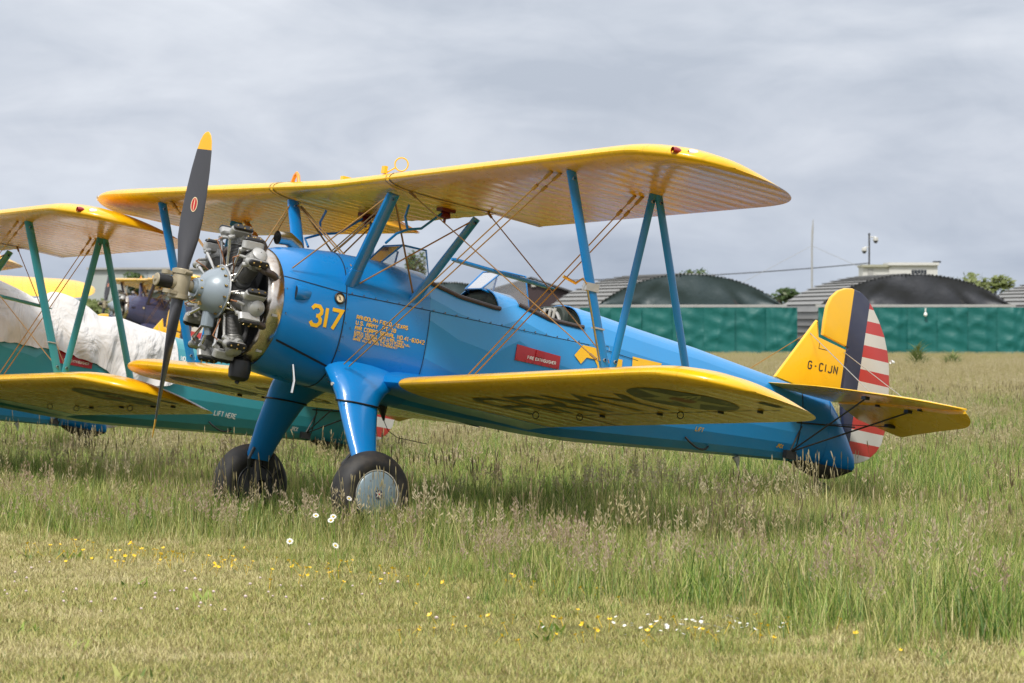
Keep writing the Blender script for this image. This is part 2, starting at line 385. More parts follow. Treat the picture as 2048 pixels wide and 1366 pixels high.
for side in (-1, 1):
    mb = MB(); UW.loft(side, mb); w = mb.build('upper_wing', 'yellow_wing', root, 40)
    mb = MB(); LW.loft(side, mb); w = mb.build('lower_wing', 'yellow_wing', root, 40)
    # aileron hinge gap, hinges and drain rings under the lower wing
    mb = MB()
    for (ya, yb, s_) in ((1.75, 4.45, 1.12),):
        ys = np.linspace(ya, yb, 40)
        mb.grid([[surf(LW, s_ - .006, side * y, True, .002) for y in ys], [surf(LW, s_ + .006, side * y, True, .002) for y in ys]], smooth=False)
    mb.grid([[surf(LW, s_, side * y, True, .002) for s_ in np.linspace(1.12, 1.5, 10)] for y in (1.745, 1.757)], smooth=False)
    mb.build('aileron_gap', 'seam', root)
    mb = MB()
    for y in (2.1, 2.9, 3.7, 4.2):
        p = surf(LW, 1.13, side * y, True); mb.box((p[0], p[1], p[2] - .008), (.05, .012, .02))
    for y, s_ in ((3.25, 1.08), (1.4, .95), (1.9, 1.05)):
        p = Vector(surf(LW, s_, side * y, True)); mb.tube([p + Vector((math.cos(a) * .03, 0, -.028 + .028 * math.sin(a) )) for a in np.linspace(0, 2 * math.pi, 13)], .004, 5, False)
    mb.build('hinge_fittings', 'black', root, kind='stuff')
    # aileron-tip recognition strip
    mb = MB(); mb.grid([[surf(LW, s_, side * y, True, .004) for s_ in np.linspace(.80, 1.0, 5)] for y in (4.58, 4.66)], smooth=False)
    mb.build('tip_handhold', 'black', root)
# centre section (short chord behind the rear spar)
mb = MB()
ys = np.linspace(-.985, .985, 63); fs = [0, .004, .012, .03, .06, .1, .15, .22, .3, .4, .5, .6, .68, .71]
rows = []
for y in ys: rows.append([CW.pt(f, y, False) for f in reversed(fs)] + [CW.pt(f, y, True) for f in fs[1:]])
mb.grid(rows, close_u=True, flip=True); mb.add(rows[0], [tuple(range(len(rows[0])))], False); mb.add(rows[-1], [tuple(range(len(rows[0])))[::-1]], False)
cs = mb.build('center_section', 'yellow_wing', root, 40)
# joint covers between centre section and outer panels
for side in (-1, 1):
    for y_, mt, nm, hw in ((.995, 'yellow', 'joint_cover', .022), (.966, 'seam', 'joint_strip', .004), (1.026, 'seam', 'joint_strip', .006)):
        mb = MB(); W_ = UW if y_ > 1 else CW
        fl = [1, .9, .8, .7, .6, .5, .4, .3, .2, .1, .05, .02, .005, 0] if y_ >= .99 else [.7, .6, .5, .4, .3, .2, .1, .05, .02, .005, 0]
        o_ = .004 if mt == 'yellow' else .0065
        up = [[W_.pt(f, side * (y_ + d_), False, o_) for f in fl] + [W_.pt(f, side * (y_ + d_), True, o_) for f in fl[::-1][1:]] for d_ in (-hw, hw)]
        if W_ is CW: W_.sag = False
        mb.grid(up, smooth=True); mb.build(nm, mt, root)
CW.sag = True
# upper-wing fittings: tie rings, tab, lamps
mb = MB(); c0 = Vector(CW.pt(.05, -.82, False))
mb.tube([c0 + Vector((.09, -.07 , .095)) + Vector((math.cos(a) * .045, -math.cos(a) * .03, math.sin(a) * .055)) for a in np.linspace(0, 2 * math.pi, 20)], .006, 6, False)
mb.tube([c0 + Vector((.05, -.05, .06)), c0 + Vector((-.01, .0, 0))], .006, 6); mb.box(c0 + Vector((-.02, .0, .03)), (.03, .05, .06)); mb.tube([c0 + Vector((.1, -.075, .045)), c0 + Vector((.12, -.08, -.01))], .006, 6)
mb.build('lifting_ring', 'yellow', root)
mb = MB(); c0 = Vector(CW.pt(.05, .72, False)); mb.tube([c0 + Vector((0, -.06, -.01)), c0 + Vector((0, -.03, .055)), c0 + Vector((0, 0, .075)), c0 + Vector((0, .03, .055)), c0 + Vector((0, .06, -.01))], .016, 6)
mb.build('lifting_lug', 'orange', root)
mb = MB(); c0 = Vector(CW.pt(.1, .02, False)); mb.box(c0 + Vector((.05, 0, .012)), (.14, .05, .03)); mb.build('filler_cap', 'yellow', root)
for side, nm in ((-1, 'redlamp'), (1, 'clear')):
    mb = MB(); y = side * 4.80; p = Vector(surf(UW, UW.plan(y)[0] + .02, y, False)); k = Vector((-.3, side * .9, .1)).normalized()
    mb.lathe([(-.04, .022), (-.015, .027), (.015, .025), (.035, .015), (.042, .002)], p + Vector((-.005, 0, -.004)), 'X', 12); mb.build('navigation_lamp', nm, root)
    mb = MB(); p2 = Vector(surf(UW, UW.plan(side * 4.86)[0] + .06, side * 4.86, False)) + Vector((0, 0, -.012)); mb.lathe([(-.04, .012), (-.02, .026), (.03, .026), (.05, .004)], p2, 'X', 10); mb.build('strobe_lamp', 'clear', root)
# wing lettering and star roundel under the lower port wing, plus its partner
mb = MB()
def underL(u, v, off): return surf(LW, 1.02 - v, -(1.25 + u), True, .003 + off)
text_decal(mb, 'ARMY', .62, .085, underL, 1.5, 0, 1.0, .05)
mb.build('wing_lettering', 'sheen_letter', root)
mb = MB()
def underR(u, v, off): return surf(LW, 1.02 - v, (3.35 - u), True, .003 + off)
text_decal(mb, 'U.S.', .62, .085, underR, 1.5, 0, 1.0, .05); mb.build('wing_lettering', 'sheen_letter', root)
M['wblue'] = plain('toned_roundel_blue', (.085, .080, .050), .4, 0, .15); M['wwhite'] = plain('toned_roundel_white', (.42, .38, .20), .4, 0, .1); M['wred'] = plain('toned_roundel_red', (.22, .06, .02), .4, 0, .1)  # varnish-tinted roundel, contrast lowered in colour for the underside's reflections
M['rblue'] = plain('roundel_blue', (.012, .022, .085), .4, 0, .1); M['rwhite'] = plain('roundel_white', (.62, .60, .54), .4, 0, .08); M['rred'] = plain('roundel_red', (.45, .02, .02), .4, 0, .1)
def roundel(mapf, r, parent, name, mats=('rblue', 'rwhite', 'rred')):
    mb = MB()
    def fan(pts, mi, lev):
        N = len(pts); rings = [[mapf(p[0] * k, p[1] * k, lev) for p in pts] for k in (.02, .35, .7, 1.0)]
        mb.grid(rings, close_u=True, mi=mi, smooth=False)
    fan([(r * math.cos(a), r * math.sin(a)) for a in np.linspace(0, 2 * math.pi, 49)[:-1]], 0, .003)
    sp = []
    for k in range(10):
        a = math.pi / 2 + k * math.pi / 5; rr_ = r if k % 2 == 0 else r * .382; sp.append(Vector((rr_ * math.cos(a), rr_ * math.sin(a))))
    fine = []
    for a, b in zip(sp, sp[1:] + sp[:1]): fine += [a.lerp(b, j / 5) for j in range(5)]
    fan([(p.x, p.y) for p in fine], 1, .0045)
    fan([(r * .25 * math.cos(a), r * .25 * math.sin(a)) for a in np.linspace(0, 2 * math.pi, 25)[:-1]], 2, .006)
    mb.build(name, list(mats), parent)
roundel(lambda u, v, o_: surf(LW, .66 - v, -(3.85 + u), True, o_), .43, root, 'star_roundel', ('wblue', 'wwhite', 'wred'))
roundel(lambda u, v, o_: surf(LW, .66 - v, (3.85 + u), True, o_), .43, root, 'star_roundel', ('wblue', 'wwhite', 'wred'))

# ---- fuselage
FX = [.70, .80, 1.0, 1.29, 1.7, 2.1, 2.6, 3.0, 3.4, 3.75, 4.0, 4.43, 5.1, 5.8, 6.38, 6.7, 7.0]
FT = [.43, .47, .505, .53, .54, .525, .515, .505, .50, .525, .51, .47, .42, .345, .285, .25, .19]
FB = [-.555, -.585, -.605, -.62, -.635, -.645, -.65, -.655, -.655, -.645, -.63, -.59, -.525, -.46, -.41, -.385, -.36]
FW = [.485, .49, .488, .475, .46, .455, .455, .455, .45, .445, .435, .40, .325, .225, .135, .105, .085]
FN = [2.0, 2.02, 2.1, 2.3, 2.6, 2.7, 2.7, 2.7, 2.7, 2.6, 2.5, 2.4, 2.3, 2.2, 2.1, 2.1, 2.2]
FO = ([1.3, 2.12, 2.22, 2.42, 2.81, 3.03, 3.14, 3.34, 3.68, 3.9], [42, 40, 44, 51, 54, 39, 44, 51, 54, 46])
def fus(x): return tuple(float(np.interp(x, FX, A)) for A in (FT, FB, FW, FN))
def fpt(x, a, off=0.0, k=1.0):
    """a: degrees from the top centre, positive to starboard"""
    t_, b, w_, n_ = fus(x); mid, h = (t_ + b) / 2, (t_ - b) / 2; ca, sa = math.cos(R(a)), math.sin(R(a))
    y = w_ * math.copysign(abs(sa) ** (2 / n_), sa); z = mid + h * math.copysign(abs(ca) ** (2 / n_), ca)
    v = Vector((0, y, z - mid)); v = v * k + (v.normalized() * off if off else Vector())
    return (x, v.y, mid + v.z)
def fside(x, z, off=0.0, side=-1):
    t_, b, w_, n_ = fus(x); mid, h = (t_ + b) / 2, (t_ - b) / 2; v = min(.999, abs((z - mid) / h))
    y = w_ * (1 - v ** n_) ** (1 / n_)
    ny, nz = (y / w_) ** (n_ - 1) / w_, math.copysign(v ** (n_ - 1), z - mid) / h; L = math.hypot(ny, nz)
    return (x, side * (y + off * ny / L), z + off * nz / L)
def ao(x): return float(np.interp(x, *FO))
def fsection(x, K, Mn, off=0.0, k=1.0):
    a0 = ao(x); an = [-a0 + 2 * a0 * j / (2 * K) for j in range(2 * K + 1)]
    lo = [a0 + (360 - 2 * a0) * j / Mn for j in range(1, Mn)]
    return [fpt(x, a if a <= 180 else a - 360, off, k) for a in an + lo], 2 * K
def fshell(name, xs, K, Mn, mat, openings=(), smooth=True, off=0.0, k=1.0, angle=35):
    mb = MB(); secs = [fsection(x, K, Mn, off, k) for x in xs]; n_ = len(secs[0][0])
    vs_ = [p for s_, _ in secs for p in s_]; fs_, sm = [], []
    for i in range(len(xs) - 1):
        xm = (xs[i] + xs[i + 1]) / 2; op = any(a < xm < b for a, b in openings)
        for j in range(n_):
            if op and j < 2 * K: continue
            fs_.append((i * n_ + j, (i + 1) * n_ + j, (i + 1) * n_ + (j + 1) % n_, i * n_ + (j + 1) % n_))
    mb.add(vs_, fs_, smooth); return mb.build(name, mat, root, angle)
OPEN = ((2.13, 2.81), (3.04, 3.68))
fshell('nose_cowl', list(np.linspace(.70, 1.286, 16)), 8, 28, 'blue')
fshell('forward_fuselage', list(np.linspace(1.290, 2.112, 18)), 8, 26, 'blue')
xs = sorted(set([2.114, 2.13, 2.81, 3.04, 3.68] + [round(v, 3) for v in np.linspace(2.16, 6.36, 64)]))
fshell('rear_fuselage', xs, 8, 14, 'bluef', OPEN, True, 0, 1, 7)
fshell('tail_cone', list(np.linspace(6.365, 6.72, 8)), 8, 22, 'blue')
fshell('cockpit_lining', [2.0, 2.13, 2.3, 2.5, 2.7, 2.81, 2.9, 3.04, 3.2, 3.4, 3.55, 3.68, 3.8], 6, 16, 'lining', OPEN, True, 0, .965)
# rear of the tail cone, sheet metal skirt round the tail wheel
mb = MB(); rows = []
for x, t_, b, w_ in ((6.715, .25, -.385, .106), (6.85, .10, -.40, .11), (6.95, -.05, -.41, .12), (7.04, -.2, -.40, .12), (7.075, -.30, -.395, .10)):
    mid, h = (t_ + b) / 2, (t_ - b) / 2
    rows.append([(x, w_ * math.copysign(abs(math.sin(a)) ** .8, math.sin(a)), mid + h * math.cos(a)) for a in np.linspace(0, 2 * math.pi, 25)[:-1]])
mb.grid(rows, close_u=True, flip=True); mb.add(rows[-1], [tuple(range(24))], False); mb.build('tail_fairing', 'blue', root)
mb = MB()
for x in (6.362,): mb.grid([[fpt(x + d_, a, .003) for a in np.linspace(-180, 180, 49)] for d_ in (-.006, .006)], smooth=True)
mb.build('panel_band', 'seam', root)
# bulkheads, coamings, seats
for xb, xo in ((2.83, 2.81), (3.70, 3.68)):
    mb = MB(); an = np.linspace(-70, 70, 17); rows = [[fpt(xb, a, 0, .97 * k) for a in an] for k in (1, .6, .15)]
    mb.grid(rows, smooth=False); mb.build('cockpit_bulkhead', 'lining', root)
    mb = MB()
    pr = [(fpt(x, s_ * ao(x), .008)) for s_ in (-1,) for x in np.linspace(xo - .68 if xo < 3 else xo - .64, xo + .012, 14)]
    mb.tube(pr, .019, 8); mb.build('coaming', 'leather', root); mb = MB(); mb.tube([(p[0], -p[1], p[2]) for p in pr], .019, 8); mb.build('coaming', 'leather', root)
    mb = MB(); mb.tube([fpt(xo + .002, a, .003) for a in np.linspace(-ao(xo), ao(xo), 16)], .007, 6); mb.build('cockpit_edge', 'blue', root)
mb = MB(); rt = Matrix.Rotation(R(90), 3, 'Y')
mb.rbox((3.60, 0, .30), (.40, .46, .06), .1, rt); mb.build('seat_back', 'lining', root)
mb = MB(); mb.tube([(3.56, .21 * math.cos(a), .30 + .17 * math.sin(a) ) for a in np.linspace(-.6, math.pi + .6, 16)], .016, 6); mb.build('seat_frame', 'cyl', root)
mb = MB()
for y in (-.1, -.03, .06): mb.box((3.545, y, .36), (.01, .035, .24), Matrix.Rotation(R(8), 3, 'X'))
mb.build('harness', 'strap', root)
# windscreens
def windscreen(x0, dz):
    f = lambda x, y, z: Vector((x, y, z + dz))
    A, B_ = f(x0, .13, .515), f(x0 + .17, .16, .70); C_, D_ = f(x0 + .36, .235, .69), f(x0 + .385, .335, .405)
    mi = lambda v: Vector((v.x, -v.y, v.z))
    a0, b0, c0, d0 = A, B_, C_, D_
    gl = MB(); fr_ = MB()
    for q in ((mi(a0), a0, b0, mi(b0)), (a0, d0, c0, b0), (mi(a0), mi(d0), mi(c0), mi(b0))):
        gl.add(q, [(0, 1, 2, 3)], False)
    for s_ in (lambda v: v, mi):
        fr_.tube([s_(a0), s_(b0)], .008, 6); fr_.tube([s_(b0), s_(c0), s_(d0), s_(a0)], .010, 6)
    fr_.tube([a0, mi(a0)], .009, 6); fr_.tube([b0, mi(b0)], .008, 6)
    w_ = fr_.build('windscreen_frame', 'blue', root); gl.build('windscreen_pane', 'glass', w_)
windscreen(1.74, .005); windscreen(2.76, -.02)
# seams, screws, panels on the port and starboard side
mb = MB()
def hseam(x0, z0, x1, z1, w_, side, n_=30):
    P = [(lerp(x0, x1, k / n_), lerp(z0, z1, k / n_)) for k in range(n_ + 1)]
    mb.grid([[fside(x, z - w_ / 2, .0025, side) for x, z in P], [fside(x, z + w_ / 2, .0025, side) for x, z in P]], smooth=True)
for side in (-1, 1):
    hseam(.71, .20, 1.285, .165, .006, side); hseam(.73, -.325, 1.29, -.455, .016, side)
    hseam(1.30, .165, 2.11, .178, .006, side); hseam(2.11, .178, 3.75, .19, .005, side, 60); hseam(1.32, -.40, 2.1, -.50, .006, side)
    mb.grid([[fside(2.113 + d_, z, .0025, side) for z in np.linspace(-.5, .17, 20)] for d_ in (-.003, .003)])
mb.grid([[fpt(1.288 + d_, a, .003) for a in np.linspace(-180, 180, 61)] for d_ in (-.005, .005)])
mb.build('panel_seam', 'seam', root)
mb = MB()
def stud(p, r=.007, n=6):
    p = Vector(p); mb.lathe([(-.002, r), (.004, r * .8), (.006, .001)], p, 'Y', n)
for side in (-1, 1):
    for x in np.arange(1.34, 3.75, .115): stud(fside(x, lerp(.166, .19, (x - 1.3) / 2.4) + (.012 if int(x * 50) % 2 else .012), .002, side))
    for a_ in np.linspace(-.42, .5, 9): stud(fside(1.31, a_, .002, side), .005)
    for x, z in ((1.32, -.53), (1.36, -.56), (1.44, -.50), (1.7, -.5), (1.82, -.53), (1.9, -.56), (2.0, -.52), (1.36, -.11), (2.08, -.1), (.73, .1), (.74, -.1)): stud(fside(x, z, .003, side), .006)
mb.build('screw_heads', 'alloy', root, kind='stuff')
mb = MB(); P = [(x, z) for x in np.linspace(3.0, 3.455, 8) for z in (0,)]
def redf(u, v): 
    x = 3.005 + u * .455; z0 = lerp(-.078, -.078, u); z1 = lerp(.058, .036, u); return x, lerp(z0, z1, v)
rows = [[fside(*redf(u, v), .006) for u in np.linspace(0, 1, 9)] for v in np.linspace(0, 1, 6)]
mb.grid(rows); rows2 = [[fside(*redf(u, v), -.01) for u in np.linspace(0, 1, 9)] for v in (0, 1)]
mb.grid([rows2[0], rows[0]], smooth=False); mb.grid([rows[-1], rows2[1]], smooth=False)
mb.grid([[rows[k][0] for k in range(6)], [fside(*redf(0, v), -.01) for v in np.linspace(0, 1, 6)]], smooth=False)
rp = mb.build('extinguisher_panel', 'red', root)
mb = MB(); p = fside(3.24, .015, .012); mb.box(p, (.075, .012, .055)); mb.build('panel_latch', 'red', rp)
mb = MB(); text_decal(mb, 'FIRE EXTINGUISHER', .024, .0052, lambda u, v, o_: fside(3.125 + u, -.045 + v - u * .0, .009 + o_), 1.6, 0, .82); mb.build('panel_lettering', 'white_letter', rp)
mb = MB()
for x in np.linspace(3.02, 3.44, 6): stud(fside(x, -.068, .008), .005)
mb.build('panel_screws', 'alloy', rp, kind='stuff')
# markings
mb = MB(); text_decal(mb, '3I7', .158, .031, lambda u, v, o_: fside(.975 + u, -.148 + v, .003 + o_), 1.4, 0, .88)
mb.build('cowl_number', 'letter', root)
mb = MB(); text_decal(mb, '3I7', .50, .10, lambda u, v, o_: fside(3.64 + u, -.375 + v, .004 + o_), 1.5, 0, .8, .06); mb.build('fuselage_number', 'letter', root)
mb = MB(); text_decal(mb, '3I7', .50, .10, lambda u, v, o_: fside(4.5 - u, -.36 + v, .004 + o_, 1), 1.5, 0, .8, .06); mb.build('fuselage_number', 'letter', root)
mb = MB()
def side_text(tx, x, z, size, wgt, length, sp=1.7):
    n_ = sum(4 if c == ' ' else NARROW.get(c, 4.0) + sp for c in tx) * size / 6
    text_decal(mb, tx, size, wgt, lambda u, v, o_: fside(x + u * length / n_, z + v, .003 + o_), sp, 0, 1.0, .05)
side_text('RANDOLPH FIELD, TEXAS', 1.41, -.022, .029, .0062, .51); side_text('U.S. ARMY  PT-18', 1.41, -.067, .029, .0062, .40)
side_text('AIR CORPS SERIAL NO.41-61042', 1.41, -.112, .029, .0062, .69)
side_text('CREW WEIGHT 400 LBS. MAX.', 1.41, -.138, .015, .0034, .50); side_text('SERVICE THIS AIRPLANE WITH 73 OCTANE FUEL.', 1.41, -.158, .015, .0034, .56)
side_text('IF NOT AVAILABLE THE NEXT HIGHER', 1.41, -.178, .015, .0034, .50); side_text('GRADE WILL BE USED IN EMERGENCY', 1.41, -.198, .015, .0034, .44)
mb.build('serial_stencil', 'letter', root)
mb = MB(); side_text('LIFT', 5.10, -.335, .035, .008, .10); mb.build('stencil', 'letter', root); mb = MB(); side_text('JACK', 6.12, -.315, .03, .007, .09); mb.build('stencil', 'letter', root)
# lift handle, jack pad, scoop, gauge, exhaust stub, placard, whip aerial
mb = MB(); hp = [Vector(fside(lerp(5.02, 5.34, k / 10), lerp(-.405, -.44, k / 10), .004 + .045 * math.sin(math.pi * k / 10) ** .5)) + Vector((0, 0, -.03 * math.sin(math.pi * k / 10))) for k in range(11)]
mb.tube(hp, .010, 6); mb.build('lift_handle', 'black', root)
for side in (-1, 1):
    mb = MB(); mb.box((6.26, side * .165, -.365), (.11, .06, .075)); mb.build('jack_fitting', 'black', root)
for side in (-1, 1):
    mb = MB(); rows = []
    for x, k in ((.80, 1.0), (.84, 1.0), (.89, .75), (.93, .35), (.955, .02)):
        c_ = Vector(fside(x, .085, .0, side)); rows.append([c_ + Vector((0, side * (.052 * k * max(0, math.sin(a)) - .004), .062 * (.5 + .5 * k) * math.cos(a))) for a in np.linspace(-.1, math.pi + .1, 13)])
    mb.grid(rows, flip=(side > 0)); mb.build('cowl_scoop', 'blue', root)
    mb = MB(); c_ = Vector(fside(.803, .085, 0, side)); mb.add([c_ + Vector((0, side * (.044 * max(0, math.sin(a))), .054 * math.cos(a))) for a in np.linspace(0, math.pi, 12)], [tuple(range(12))], False); mb.build('scoop_mouth', 'seam', root)
g0 = Vector(fside(1.222, .112, .004)); gn = (Vector(fside(1.222, .112, .05)) - g0).normalized()
def disc(mb, c_, n_, r, h=.0, N=24, mi=0, r2=None):
    x = n_.cross(Vector((0, 0, 1))).normalized(); y = x.cross(n_)
    P = [c_ + n_ * h + (x * math.cos(a) + y * math.sin(a)) * r for a in np.linspace(0, 2 * math.pi, N + 1)[:-1]]
    if r2 is None: mb.add(P, [tuple(range(N))], False, mi)
    else:
        Q = [c_ + n_ * h + (x * math.cos(a) + y * math.sin(a)) * r2 for a in np.linspace(0, 2 * math.pi, N + 1)[:-1]]; mb.grid([P, Q], close_u=True, mi=mi)
    return P
mb = MB(); x = gn.cross(Vector((0, 0, 1))).normalized(); y = x.cross(gn)
mb.tube([g0 + gn * .004 + (x * math.cos(a) + y * math.sin(a)) * .042 for a in np.linspace(0, 2 * math.pi, 25)], .009, 6, False)
gg = mb.build('oil_gauge', 'black', root)
mb = MB(); disc(mb, g0, gn, .040, .003); mb.build('gauge_dial', 'cream', gg)
mb = MB(); mb.box(g0 + gn * .006, (.05, .003, .004), Matrix.Rotation(R(50), 3, 'Y')); mb.box(g0 + gn * .006, (.004, .003, .03)); mb.build('gauge_needle', 'black', gg)
mb = MB(); pth = [(1.12, .13, .44), (1.06, .12, .53), (.97, .11, .575), (.86, .10, .565)]
rows = None; mb.tube(pth, .058, 16, False); mb.tube([(.97, .11, .575), (.86, .10, .565)], .052, 16, False); mb.build('intake_pipe', 'steel', root)
mb = MB(); disc(mb, Vector((.93, .107, .57)), Vector((-1, 0, 0)), .053); mb.build('pipe_bore', 'seam', root)
mb = MB(); q = [fside(x, z, .006) for x, z in ((1.47, -.485), (1.56, -.50), (1.56, -.63), (1.47, -.615))]
q = [Vector((a[0] , a[1] - .075 - .10 * (-.5 - a[2]) * 1.6, a[2])) for a in q]; mb.add(q, [(0, 1, 2, 3)], False); pl_ = mb.build('placard', 'placard', root)
mb = MB()
for a, b in zip(q, q[1:] + q[:1]): mb.tube([a + Vector((0, -.001, 0)), b + Vector((0, -.001, 0))], .004, 5)
mb.build('placard_frame', 'strap', pl_)
mb = MB(); mb.tube([(5.75, -.05, -.47), (5.78, -.05, -.52), (5.80, -.05, -.58)], .02, 6, rr=[.035, .018, .004]); mb.build('drain_mast', 'cyl', root)
mb = MB(); mb.tube([(.98, -.30, -.47), (1.0, -.34, -.62), (.99, -.35, -.72)], .012, 6); mb.build('drain_pipe', 'steel', root)
mb = MB(); mb.tube([(1.36, -.50, -.58), (1.25, -.52, -.595)], .014, 8); mb.build('step_peg', 'strap', root)
mb = MB(); mb.tube([(2.12, .12, -.63), (2.14, .12, -.70), (2.16, .12, -.76)], .03, 6, rr=[.05, .025, .008]); mb.tube([(2.16, .12, -.76), (2.22, .12, -.84), (2.32, .12, -.88), (2.62, .12, -.885)], .0032, 5); mb.build('whip_aerial', 'black', root)
# door latch and access hatch line behind the rear cockpit
mb = MB(); hs = [(3.95, .17), (4.25, .135)]
mb.grid([[fside(lerp(3.94, 4.30, k / 8), lerp(.175, .15, k / 8) + d_, .003) for k in range(9)] for d_ in (-.003, .003)]); mb.build('hatch_seam', 'seam', root)
mb = MB(); mb.lathe([(0, .03), (.012, .025), (.014, .005)], fside(3.945, .19, -.002), 'Y', 10); mb.build('hatch_catch', 'strap', root)

# ---- wing-root fairing and landing gear
for side in (-1, 1):
    mb = MB(); rows = []
    for y, k in ((.38, 1.35), (.50, 1.22), (.62, 1.10), (.735, 1.04)):
        ring = []
        for f in [1, .85, .7, .55, .4, .25, .12, .05, .015, 0]:
            p = Vector(LW.pt(f, side * .76, False)); ring.append((p.x + (k - 1) * (-.15 + f * .2), side * y, -.525 + (p.z + .525) * k))
        for f in [.015, .05, .12, .25, .4, .55, .7, .85, 1]:
            p = Vector(LW.pt(f, side * .76, True)); ring.append((p.x + (k - 1) * (-.15 + f * .2), side * y, -.525 + (p.z + .525) * k))
        rows.append(ring)
    mb.grid(rows, flip=(side < 0)); mb.add(rows[-1], [tuple(range(len(rows[-1])))], False); mb.build('wing_root_fairing', 'blue', root)
    def legsec(z, xf, xr, yc, th, n_=20):
        out_ = []
        for q_ in range(n_):
            t_ = 2 * math.pi * q_ / n_; u = math.cos(t_); w_ = math.sin(t_)
            out_.append(((xf + xr) / 2 - u * (xr - xf) / 2, side * (yc + th / 2 * w_ * (1 + .22 * u)), z + side * 0))
        return out_
    S = [(-1.24, 1.345, 1.56, .935, .13), (-1.10, 1.325, 1.575, .85, .142), (-.95, 1.30, 1.60, .76, .155), (-.80, 1.285, 1.635, .665, .175), (-.725, 1.28, 1.655, .615, .19)]
    mb = MB(); rows = [legsec(*s_) for s_ in S]; mb.grid(rows, close_u=True, flip=(side < 0)); mb.add(rows[0], [tuple(range(20))], False); mb.build('gear_leg_fairing', 'blue', root)
    S = [(-.722, 1.278, 1.657, .613, .194), (-.66, 1.27, 1.70, .57, .23), (-.60, 1.262, 1.76, .52, .265), (-.545, 1.255, 1.85, .46, .31), (-.48, 1.25, 1.96, .385, .34), (-.41, 1.25, 2.03, .29, .36), (-.33, 1.25, 2.07, .18, .36)]
    mb = MB(); rows = [legsec(*s_) for s_ in S]; mb.grid(rows, close_u=True, flip=(side < 0)); mb.build('gear_root_fairing', 'blue', root)
    mb = MB(); mb.tube([Vector(p) for p in legsec(-.723, 1.272, 1.663, .614, .203, 24)] + [Vector(legsec(-.723, 1.272, 1.663, .614, .203, 24)[0])], .008, 6, False); mb.build('leg_boot', 'black', root)
    mb = MB()
    for z, xf, xr, yc in ((-.76, 1.28, 1.645, .64), (-1.18, 1.335, 1.567, .9)):
        for fx in (.06, .94): stud((lerp(xf, xr, fx), side * (yc + .05), z), .007)
    for z in (-.85, -.95, -1.05): stud((1.585, side * (.70 + (-.85 - z) * .6 + .03), z), .006)
    mb.build('leg_screws', 'alloy', root, kind='stuff')
    # wheel: tyre, rim, hub cap, emblem
    wx, wz, wy = 1.475, -1.45, side * 1.035; wc = Vector((wx, wy, wz))
    mb = MB(); prof = []
    for k in range(21):
        a = lerp(-128, 128, k / 20); prof.append((.118 * math.sin(R(a)) * (1.06 if abs(a) > 60 else 1.0), .238 + .108 * math.cos(R(a))))
    pr = [];
    for i, (x_, r_) in enumerate(prof): pr.append((x_, r_ - (.004 if i in (8, 12) else 0)))
    mb.lathe(pr, wc, 'Y', 64); wl_ = mb.build('wheel', 'rubber', root, 60)
    mb = MB(); mb.lathe([(-.10, .17), (-.085, .205), (-.08, .18), (0, .16), (.08, .18), (.085, .205), (.10, .17)], wc, 'Y', 40); mb.build('rim', 'alloy', wl_)
    mb = MB(); h = side * .112
    pf = [(h - side * .004, .186), (h + side * .002, .183), (h + side * .010, .17), (h + side * .022, .1), (h + side * .026, .001)]
    mb.lathe(pf, wc, 'Y', 40); mb.build('hub_cap', 'hubcap', wl_)
    mb = MB(); mb.lathe([(h - side * .03, .216), (h - side * .002, .213), (h + side * .004, .206), (h + side * .003, .191), (h - side * .008, .187)], wc, 'Y', 40); mb.build('hub_ring', 'strap', wl_)
    roundel(lambda u, v, o_, wc=wc, h=h, side=side: (wc.x + u, wc.y + h + side * (.028 + o_), wc.z + v), .036, wl_, 'hub_emblem')
    mb = MB()
    mb.lathe([(0, .155), (-side * .02, .155), (-side * .03, .05), (-side * .12, .045)], wc + Vector((0, -side * .085, 0)), 'Y', 24)
    mb.tube([wc + Vector((0, -side * .11, 0)), (1.45, side * .93, -1.22)], .038, 10)
    mb.tube([wc + Vector((-.09, -side * .13, .03)), (1.30, side * .80, -1.25), (1.37, side * .85, -1.12)], .014, 8)
    mb.tube([wc + Vector((.10, -side * .13, .05)), (1.62, side * .84, -1.29), (1.58, side * .87, -1.18)], .008, 6)
    mb.build('brake_torque_link', 'barrel', root)
# tail wheel
mb = MB(); mb.lathe([(.05 * math.sin(R(a)), .075 + .05 * math.cos(R(a))) for a in np.linspace(-130, 130, 13)], (6.80, 0, -.66), 'Y', 28); mb.lathe([(-.03, .06), (-.035, .001)], (6.80, 0, -.66), 'Y', 16); mb.lathe([(.03, .06), (.035, .001)], (6.80, 0, -.66), 'Y', 16)
mb.build('tail_wheel', 'rubber', root)
mb = MB(); mb.tube([(6.62, 0, -.38), (6.72, 0, -.5), (6.80, .055, -.66)], .022, 8); mb.tube([(6.72, 0, -.5), (6.80, -.055, -.66)], .02, 8)
mb.build('tail_wheel_fork', 'black', root); mb = MB()
rows = [[(x, .105 * math.cos(a), -.385 - d_ * math.sin(a)) for a in np.linspace(0, math.pi, 13)] for x, d_ in ((6.42, .01), (6.50, .06), (6.60, .10), (6.72, .125), (6.86, .115), (6.97, .075), (7.06, .02))]
mb.grid(rows); mb.build('tail_boot', 'rubber', root)


